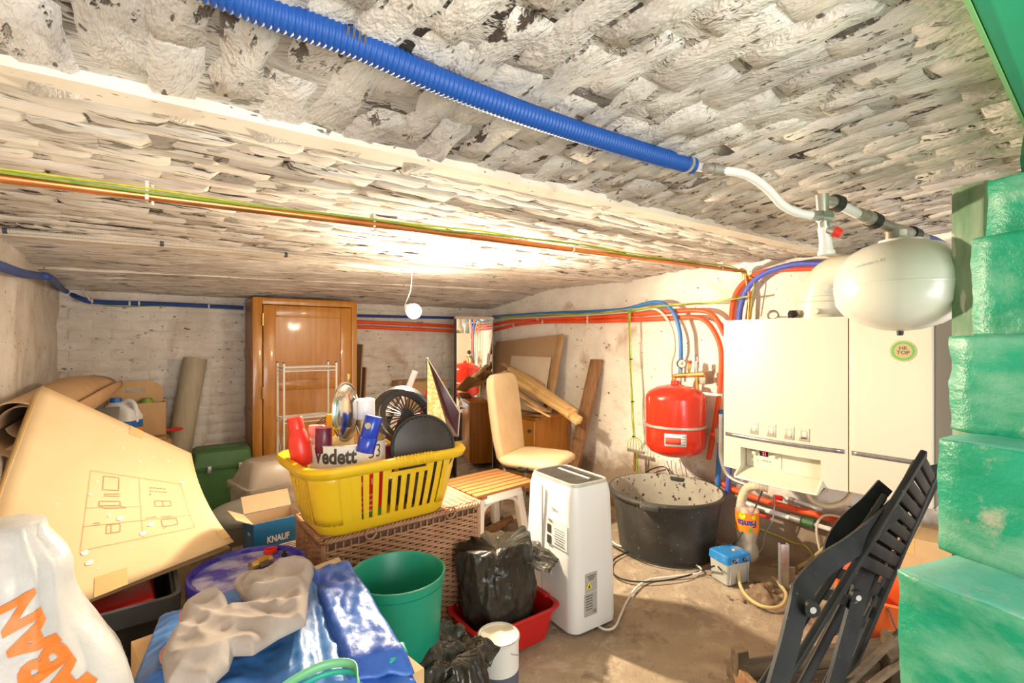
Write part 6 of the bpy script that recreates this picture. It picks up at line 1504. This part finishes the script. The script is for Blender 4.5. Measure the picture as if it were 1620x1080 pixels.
def ext(a, b, z): # extend the line a->b to height z
    t = (z - a.z)/(b.z - a.z); return a.lerp(b, t)
def folding_chair(label, dx, dd, group=None):
    A0, A1 = pd(1462+dx,716,1.50+dd), pd(1240+dx,1080,1.16+dd)        # near side rail
    B0, B1 = pd(1478+dx,752,1.62+dd), pd(1338+dx,1080,1.34+dd)        # far side rail
    Af, Bf = ext(A0,A1,.012), ext(B0,B1,.012)
    t = thing('folding_chair', label, 'chair', (Af.x, Af.y, 0)); Lq = Vector(t.location)
    wdir = (B0-A0).normalized()
    m = MB(); m.band([A0-Lq, Af-Lq], .026, .018, wdir); m.build('side_rail', 'chair_black', t, bevel=.004)
    m = MB(); m.band([B0-Lq, Bf-Lq], .026, .018, wdir); m.build('side_rail', 'chair_black', t, bevel=.004)
    off = V(-.02,.03,-.01)
    for (P0, P1) in ((A0,A1), (B0,B1)):
        p, q = P0.lerp(P1,.22)+off, ext(P0,P1,.012)+off*1.6; m = MB(); m.band([p-Lq, q-Lq], .022, .014, wdir); m.build('leg', 'chair_black', t, bevel=.003)
    for i in range(9):
        f = .03+.062*i; a, b = A0.lerp(A1,f), B0.lerp(B1,f); m = MB(); m.band([a-Lq, b-Lq], .034, .012, (A1-A0).normalized()); m.build('back_slat', 'chair_black', t, bevel=.003)
    for i in range(5):
        f = .30+.09*i; a, b = A0.lerp(A1,f)+off*1.2, B0.lerp(B1,f)+off*1.2; m = MB(); m.band([a-Lq, b-Lq], .030, .010, (A1-A0).normalized()); m.build('seat_slat', 'chair_black', t, bevel=.003)
    def arm(pp, d0, d1, w):
        pts_ = spline([pd(x+dx, y, d0+(d1-d0)*i/(len(pp)-1)+dd) for i, (x,y) in enumerate(pp)], 6); m = MB(); m.band([p-Lq for p in pts_], .052, .010, (wdir*.55 + V(.785,-.62,0)*.75)); m.build('armrest', 'chair_black', t, 30)
    arm(((1420,800),(1380,838),(1345,866),(1305,892),(1275,925),(1262,960),(1245,1030),(1222,1110),(1190,1220)), 1.42, 1.02, .05)
    arm(((1440,775),(1405,840),(1378,885),(1362,925),(1350,975),(1332,1040),(1308,1130),(1285,1215)), 1.55, 1.22, .05)
    for px, py, d in ((1284,963,1.155), (1356,944,1.33)):
        p = pd(px+dx,py,d+dd)-Lq; v_ = V(-.62,-.785,0); m = MB(); m.cyl(p-v_*.008, p+v_*.005, .019, .019, 14); hg = m.build('hinge_knob', 'chair_black', t); m = MB(); m.cyl(p+v_*.005, p+v_*.0065, .008, .008, 10); m.build('rivet', 'zinc', hg)
    return t
folding_chair('nearer black plastic folding armchair, folded and leaning on the stairs', 0, 0)
c2 = thing('folding_chair', 'second black folding chair folded flat behind the nearer one', 'chair', (0,0,0))
P0, P1 = pd(1452,730,1.68), pd(1325,975,1.52)
E0, E1 = ext(P0,P1,.01), None
c2.location = (E0.x, E0.y, 0); Lq = Vector(c2.location)
for o_ in (V(0,0,0), V(.10,-.06,.02)):
    m = MB(); m.band([P0+o_-Lq, E0+V(o_.x,o_.y,0)-Lq], .028, .016, (.785,-.62,0)); m.build('side_rail', 'chair_black', c2, bevel=.004)
pts_ = spline([pd(1400,768,1.62), pd(1372,800,1.60), pd(1340,828,1.58), pd(1318,862,1.56), pd(1314,892,1.55)], 6)
m = MB(); m.band([p-Lq for p in pts_], .05, .010, (.785,-.62,.2)); m.build('armrest', 'chair_black', c2, 30)
for i in range(6):
    f = .05+.1*i; a = P0.lerp(E0,f); m = MB(); m.band([a-Lq, a+V(.10,-.06,.02)-Lq], .034, .012, (E0-P0).normalized()); m.build('back_slat', 'chair_black', c2, bevel=.003)
for k_, (p0, p1) in enumerate(((pd(1340,1082,1.30), pd(1425,1000,1.36)), (pd(1362,1095,1.30), pd(1428,1045,1.34)))):
    a = ext(p1, p0, .20) if False else p0 + (p0-p1)*.6
    m = MB(); m.band([a, p1 + (p1-p0)*.3], .018, .014, (0,0,1)); o = m.build('wooden_lath', 'wood_old', bevel=.002); tag(o, ('upper grey lath leaning behind the folded chairs','lower grey lath leaning behind the folded chairs')[k_], 'lath')
